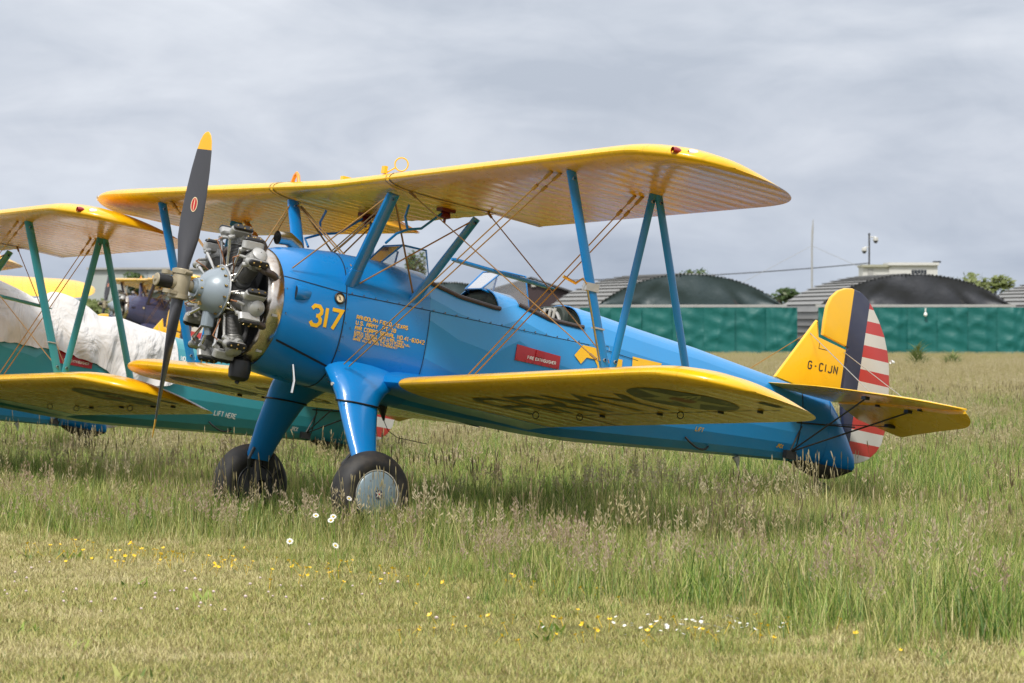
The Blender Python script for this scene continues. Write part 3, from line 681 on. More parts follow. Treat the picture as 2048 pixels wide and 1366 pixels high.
# ---- tail: fin, rudder, stabilisers, elevators
def slab(name, outline, mat, thick, parent=root, bulge=True, lift=None):
    """flat surface with rounded edges; outline in (x, z)"""
    mb = MB(); P = [Vector(p) for p in outline]; N = len(P); c_ = sum(P, Vector((0, 0))) / N
    def inset(d_):
        out_ = []
        for i in range(N):
            a, b = (P[i] - P[i - 1]).normalized(), (P[(i + 1) % N] - P[i]).normalized(); n_ = Vector((-a.y - b.y, a.x + b.x))
            n_ = n_.normalized() if n_.length > 1e-6 else Vector((-a.y, a.x)); out_.append(P[i] + n_ * d_)
        return out_
    ar = sum(P[i - 1].x * P[i].y - P[i].x * P[i - 1].y for i in range(N)); sg = 1 if ar > 0 else -1
    I1, I2 = inset(sg * .008), inset(sg * .022); h = thick / 2
    rings = [[(p.x, y, p.y) for p in Q] for Q, y in ((I2, -h), (I1, -h * .85), (P, 0), (I1, h * .85), (I2, h))]
    mb.grid(rings, close_u=True, flip=sg < 0)
    bm = bmesh.new()
    me = mb.mesh(name); bm.from_mesh(me); bm.verts.ensure_lookup_table()
    for r0, rev in ((0, 0), (4, 1)):
        vs_ = [bm.verts[r0 * N + i] for i in range(N)]; f = bm.faces.new(vs_ if rev == (sg > 0) else vs_[::-1])
    bmesh.ops.recalc_face_normals(bm, faces=bm.faces[:]); bm.to_mesh(me); bm.free()
    me.materials.append(M[mat]); me.set_sharp_from_angle(angle=R(50))
    o_ = bpy.data.objects.new(name, me); COL.objects.link(o_); o_.parent = parent; return o_
slab('fin', [(6.08, .325), (6.462, .925), (6.475, .92), (6.51, .775), (6.845, .715), (6.845, .24), (6.4, .275)], 'yellow', .05)
slab('rudder', [(6.552, .80), (6.545, .93), (6.55, 1.07), (6.585, 1.165), (6.65, 1.235), (6.73, 1.275), (6.82, 1.29), (6.92, 1.275), (7.0, 1.235), (7.08, 1.165), (7.18, 1.05), (7.27, .92), (7.335, .78), (7.38, .64), (7.415, .45), (7.435, .25), (7.44, .05), (7.42, -.08), (7.37, -.17), (7.29, -.25), (7.19, -.30), (7.09, -.325), (7.065, -.30), (6.98, -.10), (6.90, .12), (6.862, .35), (6.862, .735)], 'rudder', .055)
mb = MB(); 
for zz in (.52, .86, .99): mb.grid([[(x, y, zz + d_ - (x - 6.85) * .0) for x in np.linspace(6.86 if zz < .8 else 6.58, 7.30, 6)] for y, d_ in ((-.0285, -.004), (-.0285, .004))], smooth=False)
mb = MB(); text_decal(mb, 'G-CIJN', .068, .0125, lambda u, v, o_: (6.43 + u, -.0265 - o_, .465 + v + u * .02), 2.4, 0, .85); mb.build('registration', 'black_letter', root)
mb = MB(); text_decal(mb, 'G-CIJN', .068, .0125, lambda u, v, o_: (6.80 - u, .0265 + o_, .465 + v), 2.4, 0, .85); mb.build('registration', 'black_letter', root)
mb = MB(); mb.grid([[(x, -.0262, z) for x in (6.52, 6.526)] for z in (.665, .72)]); mb.grid([[(x, -.0262, .665 + d_) for x in (6.52, 6.62)] for d_ in (0, .006)]); mb.build('fin_hatch_edge', 'seam', root)
mb = MB(); mb.lathe([(0, .02), (.03, .018), (.05, .004)], (7.40, 0, .70), 'X', 10); mb.build('tail_lamp', 'clear', root)
def tz(y): return .245 - .05 * max(0, y - .6) ** 1.35
def tail_plane(side):
    mb = MB(); ys = np.concatenate([np.linspace(.12, 1.5, 24), 1.5 + .45 * np.sin(np.linspace(0, 1, 18)[1:] * math.pi / 2)]); rows = []
    for y in ys:
        k = max(0, (y - 1.5) / .45); le = 5.92 + (y - .12) * .285 + .30 * (1 - math.sqrt(max(0, 1 - k ** 2.2))); te = 6.72; c_ = max(.012, te - le)
        ring = []; q_ = min(1, (1 - k) + .35)
        for f in (1, .8, .55, .3, .15, .06, .015, 0): ring.append((le + f * c_, side * y, tz(y) - .03 * (f * c_) + .043 * math.sqrt(max(0, f)) * (1 - .35 * f) * q_))
        for f in (.015, .06, .15, .3, .55, .8, 1): ring.append((le + f * c_, side * y, tz(y) - .03 * (f * c_) - .034 * math.sqrt(max(0, f)) * (1 - .35 * f) * q_))
        rows.append(ring)
    mb.grid(rows, close_u=True, flip=(side < 0)); mb.add(rows[-1], [tuple(range(15))], False); return mb.build('stabilizer', 'yellow', root, 40)
def elevator(side):
    mb = MB(); ys = np.concatenate([np.linspace(.16, 1.62, 22), 1.62 + .34 * np.sin(np.linspace(0, 1, 18)[1:] * math.pi / 2)]); rows = []
    for y in ys:
        k = max(0, (y - 1.62) / .34); c_ = lerp(.56, .27, max(0, y - .5) / 1.2) * math.sqrt(max(0.0004, 1 - k ** 2.6))
        if y < .55: c_ *= lerp(.5, 1, (y - .16) / .39)
        h0 = .034 * min(1, (1 - k) + .35); ring = []
        for f in (1, .7, .4, .15, .0): ring.append((6.735 + f * c_ * .87, side * y, tz(y) - .027 - .46 * f * c_ + h0 * (1 - f * .92)))
        for f in (.0, .15, .4, .7, 1): ring.append((6.735 + f * c_ * .87, side * y, tz(y) - .027 - .46 * f * c_ - h0 * (1 - f * .92)))
        rows.append(ring)
    mb.grid(rows, close_u=True, flip=(side < 0)); mb.add(rows[0], [tuple(range(10))], False); mb.add(rows[-1], [tuple(range(10))], False); return mb.build('elevator', 'yellow', root, 40)
for side in (-1, 1):
    tail_plane(side); elevator(side)
    mb = MB()
    for p, q_ in (((6.26, .165, -.34), (6.28, 1.12, .17)), ((6.26, .165, -.34), (6.70, 1.22, .12)), ((6.26, .165, -.34), (6.38, .13, -.08)), ((6.3, .14, -.06), (6.98, .14, .01))):
        mb.tube([(p[0], side * p[1], p[2]), (q_[0], side * q_[1], q_[2])], .008, 6)
    for q_ in ((6.28, 1.12, .178), (6.70, 1.22, .13)): mb.box((q_[0], side * q_[1], q_[2]), (.05, .06, .03))
    mb.build('tail_brace', 'black', root)
    mb = MB(); mb.tube([(6.40, side * .02, .79), (6.30, side * 1.14, .24)], .0038, 6); mb.tube([(6.82, side * .03, .685), (6.70, side * 1.22, .21)], .0038, 6); mb.build('tail_wire', 'ywire' if side > 0 else 'alloy', root)
    mb = MB()
    for y in (.75, 1.35): mb.box((6.73, side * y, tz(y) - .062), (.05, .03, .02))
    mb.build('hinge_fittings', 'black', root, kind='stuff'); mb = MB(); mb.box((7.0, side * .62, .035), (.09, .05, .03)); mb.build('elevator_horn', 'black', root); mb = MB(); mb.tube([(7.0, side * .6, .03), (6.6, side * .2, -.02)], .004, 5); mb.build('elevator_cable', 'black', root)

# ---- struts and wires
for side in (-1, 1):
    Y = side * 3.447
    a = Vector(surf(UW, .175, Y, True)); b = Vector(surf(UW, .99, Y, True)); c_ = Vector(surf(LW, .175, Y, False)); d_ = Vector(surf(LW, .99, Y, False))
    for p, q_, w_ in ((a, c_, .09), (b, d_, .075), (b + Vector((-.05, 0, 0)), c_ + Vector((.07, 0, 0)), .075)):
        mb = MB(); dv = (q_ - p).normalized() * .03; mb.strut(p - dv * .3, q_ + dv, w_ * .95, w_ * .95, .42); o_ = mb.build('interplane_strut', 'blue', root)
        for e in (p + dv * 2, q_ - dv * 2): mb = MB(); mb.lathe([(-.03, .011), (-.024, .014), (.024, .014), (.03, .011)], e, 'Y', 8); mb.build('strut_bolt', 'alloy', o_)
    # cabane struts
    for p, q_, w_, e in (((1.33, side * .38, .20), (1.35, side * .855, 1.0), .125, .12), ((1.94, side * .42, .22), (2.17, side * .855, .965), .085, .08)):
        mb = MB(); mb.strut(p, q_, w_, e, .42); o_ = mb.build('cabane_strut', 'blue', root)
        mb = MB(); mb.lathe([(-.04, .012), (.04, .012)], Vector(q_) - (Vector(q_) - Vector(p)).normalized() * .05, 'Y', 8); mb.build('strut_bolt', 'alloy', o_)
        mb = MB(); k = (Vector(q_) - Vector(p)); b0 = Vector(p) + k * .06; mb.strut(b0, b0 + k * .16, w_ * 1.12, w_ * 1.04, .5); mb.build('strut_cuff', 'blue', o_)
    # flying wires (pairs), landing wires, cabane cross bracing
    fw = [((1.345, .50, -.415), surf(UW, .15, side * 3.22, True)), ((1.395, .50, -.425), surf(UW, .20, side * 3.27, True)),
          ((2.22, .80, -.50), surf(UW, .93, side * 3.22, True)), ((2.27, .80, -.50), surf(UW, .98, side * 3.25, True))]
    for p, q_ in fw:
        mb = MB(); p = Vector((p[0], side * p[1], p[2])); q_ = Vector(q_); mb.tube([p, q_], .0053, 6); u_ = (q_ - p).normalized()
        mb.tube([q_ - u_ * .26, q_ - u_ * .20], .014, 6); mb.tube([q_ - u_ * .10, q_], .014, 6); mb.build('flying_wire', 'ywire', root)
    lw = [(CW.pt(.16, side * .975, True), surf(LW, .24, side * 3.38, False)), (CW.pt(.66, side * .975, True), surf(LW, .30, side * 3.40, False))]
    for p, q_ in lw:
        mb = MB(); p, q_ = Vector(p), Vector(q_); mb.tube([p, q_], .005, 6); u_ = (q_ - p).normalized(); mb.tube([q_ - u_ * .22, q_ - u_ * .14], .010, 6); mb.tube([p, p + u_ * .09], .011, 6); mb.build('landing_wire', 'wire', root)
    mb = MB(); mb.tube([(1.30, side * 2.02, .425), (1.34, side * 2.02, .424), (2.20, side * 2.02, .385), (2.30, side * 2.02, .38)], .017, 8, rr=[.012, .018, .018, .004]); mb.build('wire_spreader', 'blue', root)
    for p, q_, r_ in (((1.40, .40, .26), (2.15, .85, .95), .007), ((1.93, .43, .28), (1.40, .80, .97), .009), ((1.33, .42, .35), (1.86, .40, .40), .0), ((.78, .40, .28), (1.32, .83, .98), .006)):
        if r_ == 0: continue
        mb = MB(); mb.tube([(p[0], side * p[1], p[2]), (q_[0], side * q_[1], q_[2])], r_, 6); mb.build('cabane_wire', 'wire', root)
    for k in (0, .035):
        mb = MB(); mb.tube([(1.36 + k, side * -.36, .40), (1.37 + k, side * .80, .97)], .006, 6); mb.build('cross_wire', 'wire', root)
    # fuel sight gauge and lines under the centre section
    g0 = Vector(CW.pt(.52, side * .66, True)); mb = MB()
    mb.box(g0 + Vector((0, 0, -.012)), (.13, .10, .03)); mb.rbox(g0 + Vector((0, 0, -.05)), (.09, .07, .06), .02, None, 0, 3, .75); mb.tube([g0 + Vector((0, 0, -.08)), g0 + Vector((0, 0, -.12))], .012, 6); mb.build('fuel_gauge', 'fred', root)
    mb = MB(); mb.tube([g0 + Vector((-.04, 0, -.05)), (1.75, side * .70, .80), (1.60, side * .74, .76), (1.48, side * .78, .70), (1.46, side * .66, .62)], .011, 8)
    mb.tube([(1.60, side * .74, .76), (1.57, side * .72, .86), (1.60, side * .70, .97)], .011, 8); mb.build('fuel_line', 'blue', root)
# temperature probe bracket on the port strut
mb = MB(); Y = -3.447; a = Vector(surf(UW, .175, Y, True)); c_ = Vector(surf(LW, .175, Y, False)); p = a.lerp(c_, .59)
mb.box(p, (.115, .055, .06)); mb.build('strut_clamp', 'cyl', root); mb = MB(); mb.box(a.lerp(c_, .80), (.09, .05, .012)); mb.build('strut_clip', 'cyl', root)
mb = MB(); mb.tube([p + Vector((-.05, -.02, .01)), p + Vector((-.10, -.03, .05)), p + Vector((-.16, -.03, .0)), p + Vector((-.28, -.03, .03))], .009, 6, rr=[.006, .006, .012, .012]); mb.tube([p + Vector((-.045, -.03, -.03)), a.lerp(c_, .97) + Vector((-.055, -.03, 0))], .007, 6); mb.build('pitot_tube', 'brass', root)

# ---- engine: crankcase, seven cylinders, collector ring
mb = MB(); EX, EZ = 0.0, 0.0
mb.lathe([(.10, .052), (.13, .052), (.13, .078), (.155, .085), (.175, .088), (.185, .105), (.215, .142), (.255, .175), (.30, .197), (.335, .206), (.338, .222), (.352, .222)], n=40)
case = mb.build('crankcase', 'case', root, 30)
mb = MB(); mb.lathe([(.352, .214), (.36, .205), (.60, .205), (.62, .16)], n=36); mb.build('crankcase_body', 'barrel', case)
mb = MB(); mb.tube([(.345, .222 * math.sin(a), .222 * math.cos(a)) for a in np.linspace(-2.3, 2.3, 30)], .011, 8); 
for a in np.linspace(-2.2, 2.2, 8): mb.tube([(.345, .222 * math.sin(a), .222 * math.cos(a)), (.40, .26 * math.sin(a + .06), .26 * math.cos(a + .06))], .007, 6)
mb.build('ignition_ring', 'steel', case)
mb = MB()
for k in range(14):
    a = 2 * math.pi * k / 14; mb.lathe([(.30, .008), (.322, .008), (.326, .004)], (0, .208 * math.sin(a), .208 * math.cos(a)), 'X', 6)
for k in range(8):
    a = 2 * math.pi * k / 8; mb.lathe([(.145, .008), (.165, .008), (.168, .003)], (0, .084 * math.sin(a), .084 * math.cos(a)), 'X', 6)
mb.build('case_nuts', 'brass', case, kind='stuff')
mb = MB(); mb.rbox((.30, 0, -.235), (.10, .09, .14), .03); mb.tube([(.30, 0, -.29), (.32, 0, -.36)], .028, 10); mb.build('oil_sump_neck', 'case', case)
mb = MB(); mb.tube([(.17, -.02, -.12), (.12, -.02, -.13), (.10, 0, -.12)], .008, 6); mb.box((.19, -.02, -.12), (.025, .025, .03)); mb.build('governor_line', 'brass', case)
mb = MB(); mb.lathe([(.60, .40), (.575, .43), (.575, .455), (.60, .485), (.64, .497), (.69, .497), (.705, .490)], (0, 0, -.055), n=72); mb.lathe([(.575, .43), (.62, .40), (.66, .2), (.66, .01)], (0, 0, -.055), n=48, mi=1)
mb.build('collector_ring', ['collector', 'seam'], root, 40)
mb = MB()
for a in (62, 100, -62, -100, 140, -140):
    q_ = Vector((.60, .495 * math.sin(R(a)), .495 * math.cos(R(a)) - .055)); mb.box(q_ + Vector((.04, 0, 0)), (.05, .02, .02))
mb.build('ring_clip', 'alloy', root)
mb = MB(); mb.lathe([(-.12, .02), (-.115, .055), (-.09, .085), (-.03, .094), (.05, .085), (.08, .05)], (.60, -.12, -.575), 'Z', 20); mb.tube([(.60, -.12, -.52), (.60, -.05, -.40)], .065, 12); mb.tube([(.60, -.12, -.69), (.59, -.12, -.715)], .018, 8); mb.build('carburettor', 'black', root)
# first cylinder points straight up; the others are copies turned about the crankshaft
CXc = .46
def cylinder_parts():
    base_ = MB()
    base_.lathe([(.19, .088), (.215, .088), (.215, .064), (.25, .058)], (CXc, 0, 0), 'Z', 20, mi=1)
    prof = []
    r0 = .25
    for k in range(13): prof += [(r0 + k * .0125, .060), (r0 + k * .0125 + .002, .080), (r0 + k * .0125 + .005, .080), (r0 + k * .0125 + .007, .060)]
    base_.lathe(prof, (CXc, 0, 0), 'Z', 24, mi=1, smooth=False)
    prof = []
    for k in range(10):
        rr_ = .091 - .0011 * k * k * .4; prof += [(.412 + k * .0125, .068), (.412 + k * .0125 + .002, rr_), (.412 + k * .0125 + .005, rr_), (.412 + k * .0125 + .007, .068)]
    prof += [(.536, .066), (.55, .045), (.555, .005)]
    base_.lathe(prof, (CXc, 0, 0), 'Z', 24, mi=0, smooth=False)
    for s_ in (-1, 1):   # rocker boxes with the boss that carries the rod
        rt_ = Matrix.Rotation(R(s_ * 50), 3, 'X').inverted()
        c_ = Vector((CXc - .04, s_ * .092, .515)); base_.rbox(c_, (.195, .058, .080), .028, rt_, 0, 4, 1.0)
        base_.tube([Vector((CXc - .09, s_ * .085, .475)), Vector((CXc - .135, s_ * .078, .45))], .021, 10)
        base_.tube([Vector((CXc + .0, s_ * .04, .45)), Vector((CXc + .01, s_ * .09, .50))], .040, 10)
    base_.tube([(CXc - .09, 0, .46), (CXc - .15, .012, .455)], .013, 8)          # spark plug
    return base_
cm = cylinder_parts()
cyl0 = cm.build('engine_cylinder', ['cyl', 'fins'], root, 30)
for s_ in (-1, 1):
    rt_ = Matrix.Rotation(R(s_ * 50), 3, 'X').inverted(); mb = MB(); up = rt_ @ Vector((0, 0, 1))
    c_ = Vector((CXc - .04, s_ * .092, .515)) + up * .052; mb.rbox(c_, (.186, .055, .026), .027, rt_, 0, 5, .92)
    mb.build('rocker_cover', 'black', cyl0)
    mb = MB()
    for dx in (-.058, 0, .058):
        for dy in ((-.0,) if dx else (-.018, .018)): mb.lathe([(-.004, .007), (.007, .007), (.009, .002)], c_ + up * .014 + rt_ @ Vector((dx, dy, 0)), 'Z', 6)
    mb.build('cover_bolts', 'brass', cyl0, kind='stuff')
    mb = MB(); p, q_ = Vector((.375, s_ * .045, .20)), Vector((CXc - .125, s_ * .080, .465)); mb.tube([p, q_], .0135, 10); mb.tube([p, p.lerp(q_, .1)], .018, 10); mb.tube([p.lerp(q_, .93), q_], .019, 10)
    mb.build('pushrod_tube', 'steel', cyl0)
mb = MB(); mb.tube([(CXc - .15, .012, .455), (CXc - .19, .01, .42), (CXc - .14, -.01, .33), (.365, -.01, .235)], .0055, 6); mb.build('ignition_lead', 'rubberhose', cyl0)
mb = MB(); mb.tube([(CXc + .02, -.07, .45), (CXc + .06, -.125, .475), (CXc + .11, -.14, .475), (CXc + .15, -.14, .455), (CXc + .18, -.13, .42)], .031, 14); mb.build('exhaust_elbow', 'exh', cyl0)
mb = MB(); mb.tube([(CXc + .06, .05, .45), (CXc + .10, .06, .36), (CXc + .12, .05, .22)], .022, 10); mb.build('intake_tube', 'barrel', cyl0)
for k in range(7):
    c_ = cyl0 if k == 0 else copy_tree(cyl0, root)
    c_.rotation_euler = (2 * math.pi * k / 7, 0, 0)

# ---- propeller
prop = MB(); 
prop.lathe([(-.125, .052), (-.125, .070), (-.105, .076), (.105, .076), (.125, .070), (.125, .052)], (0, 0, 0), 'Z', 24)
for z in (-.10, .10): prop.lathe([(-.018, .074), (-.018, .086), (.018, .086), (.018, .074)], (0, 0, z), 'Z', 24)
prop.tube([(-.02, 0, 0), (-.09, 0, 0)], .052, 20); prop.tube([(.02, 0, 0), (.11, 0, 0)], .045, 20)
for s_ in (-1, 1): prop.tube([(-.02, .085 * s_, -.10 * s_), (.05, .07 * s_, -.10 * s_)], .017, 10); prop.box((-.095, .04 * s_, .078 * s_), (.085, .07, .028)); prop.lathe([(-.016, .038), (.016, .038)], (-.125, .04 * s_, .078 * s_), 'Z', 16)
pr_o = prop.build('propeller', 'tan', root, 35)
mb = MB(); mb.lathe([(-.09, .046), (-.10, .054), (-.215, .056), (-.22, .05)], n=28); mb.build('pitch_dome', 'black', pr_o)
mb = MB(); mb.lathe([(-.217, .054), (-.226, .051), (-.23, .038), (-.23, .017), (-.242, .015), (-.244, .002)], n=28); mb.lathe([(-.09, .042), (-.075, .050), (-.065, .042)], n=24); mb.build('dome_cap', 'tan', pr_o)
BL = [(.10, .050, .050, 55), (.17, .052, .048, 52), (.26, .066, .036, 46), (.38, .088, .024, 39), (.55, .098, .016, 31), (.75, .097, .0115, 25), (.95, .088, .009, 20.5), (1.10, .074, .0075, 18), (1.19, .058, .006, 17), (1.24, .04, .005, 16.5), (1.262, .022, .004, 16), (1.27, .004, .002, 16)]
PITCH = 12
for s_ in (1, -1):
    mb = MB(); rows = []
    for r_, hc, th, be in BL:
        be = R(be + PITCH); cx_, cy_ = -math.sin(be), math.cos(be); row = []
        for q_ in range(16):
            t_ = 2 * math.pi * q_ / 16; u, w_ = math.cos(t_) * hc + hc * .05, math.sin(t_) * th
            row.append((cx_ * u - cy_ * w_ * 1, s_ * (cy_ * u + cx_ * w_), s_ * r_))
        rows.append(row)
    mb.grid(rows, close_u=True, flip=(s_ > 0)); mb.add(rows[-1], [tuple(range(16))], False)
    bl = mb.build('propeller_blade', 'blade', pr_o, 50)
    # maker's oval badge
    be = R(31 + PITCH + 1); cv = Vector((-math.sin(be), s_ * math.cos(be), 0)); nv = cv.cross(Vector((0, 0, 1))); 
    if nv.x > 0: nv = -nv
    if s_ < 0: nv = nv
    c0 = Vector((0, 0, s_ * .66)) + nv * .0185
    mb = MB()
    for a_, b_, lev, mi in ((.028, .062, 0, 0), (.0225, .055, .0008, 1), (.003, .054, .0016, 0)):
        mb.add([c0 + nv * lev + cv * a_ * math.cos(q_) + Vector((0, 0, b_ * math.sin(q_))) for q_ in np.linspace(0, 2 * math.pi, 25)[:-1]], [tuple(range(24))], False, mi)
    mb.build('blade_badge', ['cream', 'rred'], bl)
pr_o.rotation_euler = (R(1.9), 0, 0)

# ---- the other aircraft of the row: copies with their own paint
bpy.context.view_layer.update()
def place_copy(name_label, x, y, z, yaw, matmap, skip=(), scale=1.0):
    c_ = copy_tree(root, None, matmap, skip); c_['label'] = name_label
    c_.matrix_world = Matrix.Translation((x, y, z)) @ Matrix.Rotation(yaw, 4, 'Z') @ Matrix.Scale(scale, 4) @ BODY; return c_
SK = {'screw_heads', 'leg_screws', 'serial_stencil', 'cowl_number', 'fuselage_number', 'placard', 'registration', 'stencil', 'wing_lettering', 'panel_screws', 'strut_clamp', 'pitot_tube'}
TEALM = Matrix.Translation((-.2103, 9.0896, -.1321)) @ Matrix.Rotation(-.0572, 4, 'Z') @ Matrix.Rotation(.0123, 4, 'X') @ Matrix.Rotation(-.0073, 4, 'Y')
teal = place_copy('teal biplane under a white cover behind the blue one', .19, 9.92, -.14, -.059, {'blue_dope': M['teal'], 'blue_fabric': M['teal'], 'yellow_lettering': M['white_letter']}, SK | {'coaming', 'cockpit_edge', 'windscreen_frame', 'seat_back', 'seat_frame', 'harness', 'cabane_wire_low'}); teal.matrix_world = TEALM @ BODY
SKC = SK
third = place_copy('blue biplane mostly hidden behind the teal biplane', 1.11, 19.06, -.22, -.10, {}, SK)
HID = SK | {'engine_cylinder'}
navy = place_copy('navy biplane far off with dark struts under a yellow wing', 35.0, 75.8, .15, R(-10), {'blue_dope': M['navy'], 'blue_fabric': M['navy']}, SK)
fin_pl = place_copy('biplane behind the white cover showing only its yellow fin', 8.27, 31.3, .0, -.175, {}, SK)
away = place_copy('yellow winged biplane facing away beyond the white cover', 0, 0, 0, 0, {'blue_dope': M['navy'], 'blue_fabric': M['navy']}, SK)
am = Matrix.Rotation(R(-112), 4, 'Z') @ Matrix.Rotation(R(-4), 4, 'X') @ Matrix.Scale(.85, 4) @ BODY
tip = am @ Vector((2.2, 4.85, 1.12)); away.matrix_world = Matrix.Translation((13.43 - tip.x, 30.63 - tip.y, 2.2 - tip.z)) @ am
# teal's own stencils
mb = MB(); text_decal(mb, 'LIFT HERE', .05, .010, lambda u, v, o_: fside(5.05 + u, -.325 + v, .003 + o_), 1.5, 0, .7); mb.build('stencil', 'white_letter', teal); mb = MB(); text_decal(mb, 'JACK', .04, .008, lambda u, v, o_: fside(6.08 + u, -.33 + v, .003 + o_), 1.5, 0, .6)
mb.build('stencil', 'white_letter', teal); mb = MB(); text_decal(mb, 'NO PUSH', .045, .009, lambda u, v, o_: fside(4.52 + u, .20 + v, .003 + o_), 1.5, 0, .7); mb.build('stencil', 'white_letter', teal)

# ---- white cloth cover over the teal aircraft
t = NT('white_canvas'); o = t.obj()
t.bsdf(t.mix(t.noise(3, 5, .6, o), (.54, .53, .525), (.62, .61, .60)), .85, 0, 0, .1, t.noise(220, 2, .5, o), .0008); M['canvas'] = t.m
t = NT('white_canvas_wrinkled'); o = t.obj(); mp = t.n('ShaderNodeMapping'); mp.inputs['Scale'].default_value = (1.6, 1, .8); mp.inputs['Rotation'].default_value = (0, .5, 0); t.l(o, mp.inputs[0])
t.bsdf(t.mix(t.noise(3, 5, .6, o), (.54, .53, .525), (.62, .61, .60)), .85, 0, 0, .1, t.noise(1.9, 4, .5, mp.outputs[0], 1.3), .12); M['canvas'] = t.m
CXs = [.55, .9, 1.3, 1.75, 2.05, 2.37, 2.62, 2.84, 2.95, 3.03, 3.16, 3.28, 3.44, 3.61, 3.85, 4.24, 4.47]
CTs = [.58, .60, .62, .68, .77, .72, .66, .585, .63, .70, .70, .68, .62, .52, .565, .50, .46]
HXs = [.55, 1.5, 2.33, 2.92, 3.22, 3.6, 3.75, 4.0, 4.30, 4.47]; HZs = [.0, .02, .03, .05, .03, -.05, -.13, -.16, -.12, -.08]
mb = MB(); rows = []
xs = np.linspace(.55, 4.47, 90)
for x in xs:
    t_, b, w_, n_ = fus(x); top = max(np.interp(x, CXs, CTs), t_ + .02); hem = np.interp(x, HXs, HZs); row = []
    for j in range(49):
        s_ = (j - 24) / 24.0; k = abs(s_); z = lerp(top, hem, k ** 1.25)
        mid, h = (t_ + b) / 2, (t_ - b) / 2; v = min(.995, max(-.2, (z - mid) / (top - mid)));
        y = (w_ + .03) * (1 - max(0, v) ** 2.0) ** (1 / 2.0) * (.80 + .20 * k ** .5 if top > t_ + .12 else 1)
        yb = w_ * (1 - min(.999, max(0, (z - mid) / h)) ** n_) ** (1 / n_) if z < t_ else 0
        kk = k * (1.4 - .4 * k)
        fold = .034 * math.sin(x * 9 + k * 5 + 1.3 * math.sin(x * 3.1)) * kk + .026 * math.sin(x * 17 - k * 7 + math.sin(k * 6 + x)) * k + .016 * math.sin(x * 31 + k * 3)*k**2
        fold += .05 * math.exp(-((x - 3.75 - (k - .4) * .45) / .07) ** 2) * k + .045 * math.exp(-((x - 4.1 - (k - .3) * .35) / .06) ** 2) * k - .04 * math.exp(-((x - 3.92 - k * .3) / .05) ** 2) * k
        y = max(max(y, yb + .035) + fold + .01 * k, yb + .02)
        row.append((x, math.copysign(y, s_) if k > 0 else 0, z + (.006 * math.sin(x * 40) + .008 * math.sin(x * 13)) * k ** 6))
    rows.append(row)
mb.grid(rows); cov = mb.build('aircraft_cover', 'canvas', None, 70, label='wrinkled white canvas cover draped over the teal biplane', category='cover')
cov.matrix_world = TEALM @ BODY

# ================================================================== SETTING
def ground_z(x, y):
    return -.24 * np.exp(-((np.asarray(y) - 15.5) / 6.5) ** 2) * np.exp(-((np.asarray(x) - 3) / 14.0) ** 2)
t = NT('meadow_soil'); p = t.pos()
c = t.ramp(t.noise(.35, 6, .65, p), [(.3, (.10, .105, .030)), (.5, (.155, .145, .05)), (.7, (.20, .175, .075))])
c = t.mix(t.math('MULTIPLY', t.noise(9, 6, .7, p), .6), c, (.17, .15, .06))
t.bsdf(c, .95, 0, 0, .1, t.noise(26, 5, .7, p), .02, .1); M['soil'] = t.m
mb = MB(); gx = np.concatenate([[-3000, -800, -200, -60], np.arange(-30, 60, 2.0), [70, 100, 160, 300, 900, 3500]]); gy = np.concatenate([[-3000, -800, -200, -60], np.arange(-30, 60, 2.0), [70, 100, 160, 300, 900, 3500]])
mb.grid([[(x, y, float(ground_z(x, y))) for x in gx] for y in gy]); mb.build('ground', 'soil', None, 30, kind='structure')

# ---- grass, seed stems and lawn: clump meshes instanced on points
def grass_mat(name, stops, trans=.35, pn=.25, rnd=.45, dim=.92):
    t = NT(name); p = t.pos(); oi = t.n('ShaderNodeObjectInfo')
    stops = [(p_, scl(c_, dim)) for p_, c_ in stops]
    f = t.math('ADD', t.math('MULTIPLY', t.noise(pn, 4, .6, p), 1 - rnd + .15), t.math('MULTIPLY', oi.outputs['Random'], rnd - .15))
    c = t.ramp(f, stops)
    d_ = t.n('ShaderNodeBsdfDiffuse'); t.l(c, d_.inputs[0]); tl = t.n('ShaderNodeBsdfTranslucent'); t.l(c, tl.inputs[0])
    mx = t.n('ShaderNodeMixShader'); mx.inputs[0].default_value = trans; t.l(d_.outputs[0], mx.inputs[1]); t.l(tl.outputs[0], mx.inputs[2])
    g_ = t.n('ShaderNodeBsdfGlossy'); g_.inputs['Roughness'].default_value = .45; g_.inputs[0].default_value = (.6, .6, .5, 1)
    m2 = t.n('ShaderNodeMixShader'); m2.inputs[0].default_value = .05; t.l(mx.outputs[0], m2.inputs[1]); t.l(g_.outputs[0], m2.inputs[2])
    t.l(m2.outputs[0], t.o.inputs[0]); return t.m
M['g_long'] = grass_mat('long_grass_blades', [(.25, (.18, .32, .045)), (.42, (.28, .41, .07)), (.56, (.40, .46, .11)), (.74, (.55, .52, .20))])
M['g_straw'] = grass_mat('straw_stems', [(.25, (.44, .42, .15)), (.5, (.56, .49, .22)), (.75, (.62, .54, .32))], .35)
M['g_head'] = grass_mat('purple_seed_heads', [(.3, (.50, .36, .25)), (.5, (.58, .45, .34)), (.7, (.64, .55, .36))], .45, .3, .5)
M['g_shead'] = grass_mat('straw_seed_heads', [(.3, (.50, .42, .22)), (.5, (.60, .52, .30)), (.7, (.66, .58, .38))], .4, .3, .5)
M['g_dark'] = grass_mat('dark_seed_spikes', [(.3, (.16, .125, .06)), (.7, (.34, .28, .15))], .3)
M['g_lawn'] = grass_mat('mown_lawn_blades', [(.22, (.22, .29, .05)), (.40, (.36, .37, .09)), (.55, (.52, .47, .17)), (.72, (.68, .58, .29))], .3, .8, .45)
M['g_deep'] = grass_mat('deep_green_blades', [(.25, (.075, .165, .03)), (.5, (.12, .21, .045)), (.72, (.19, .26, .07))])
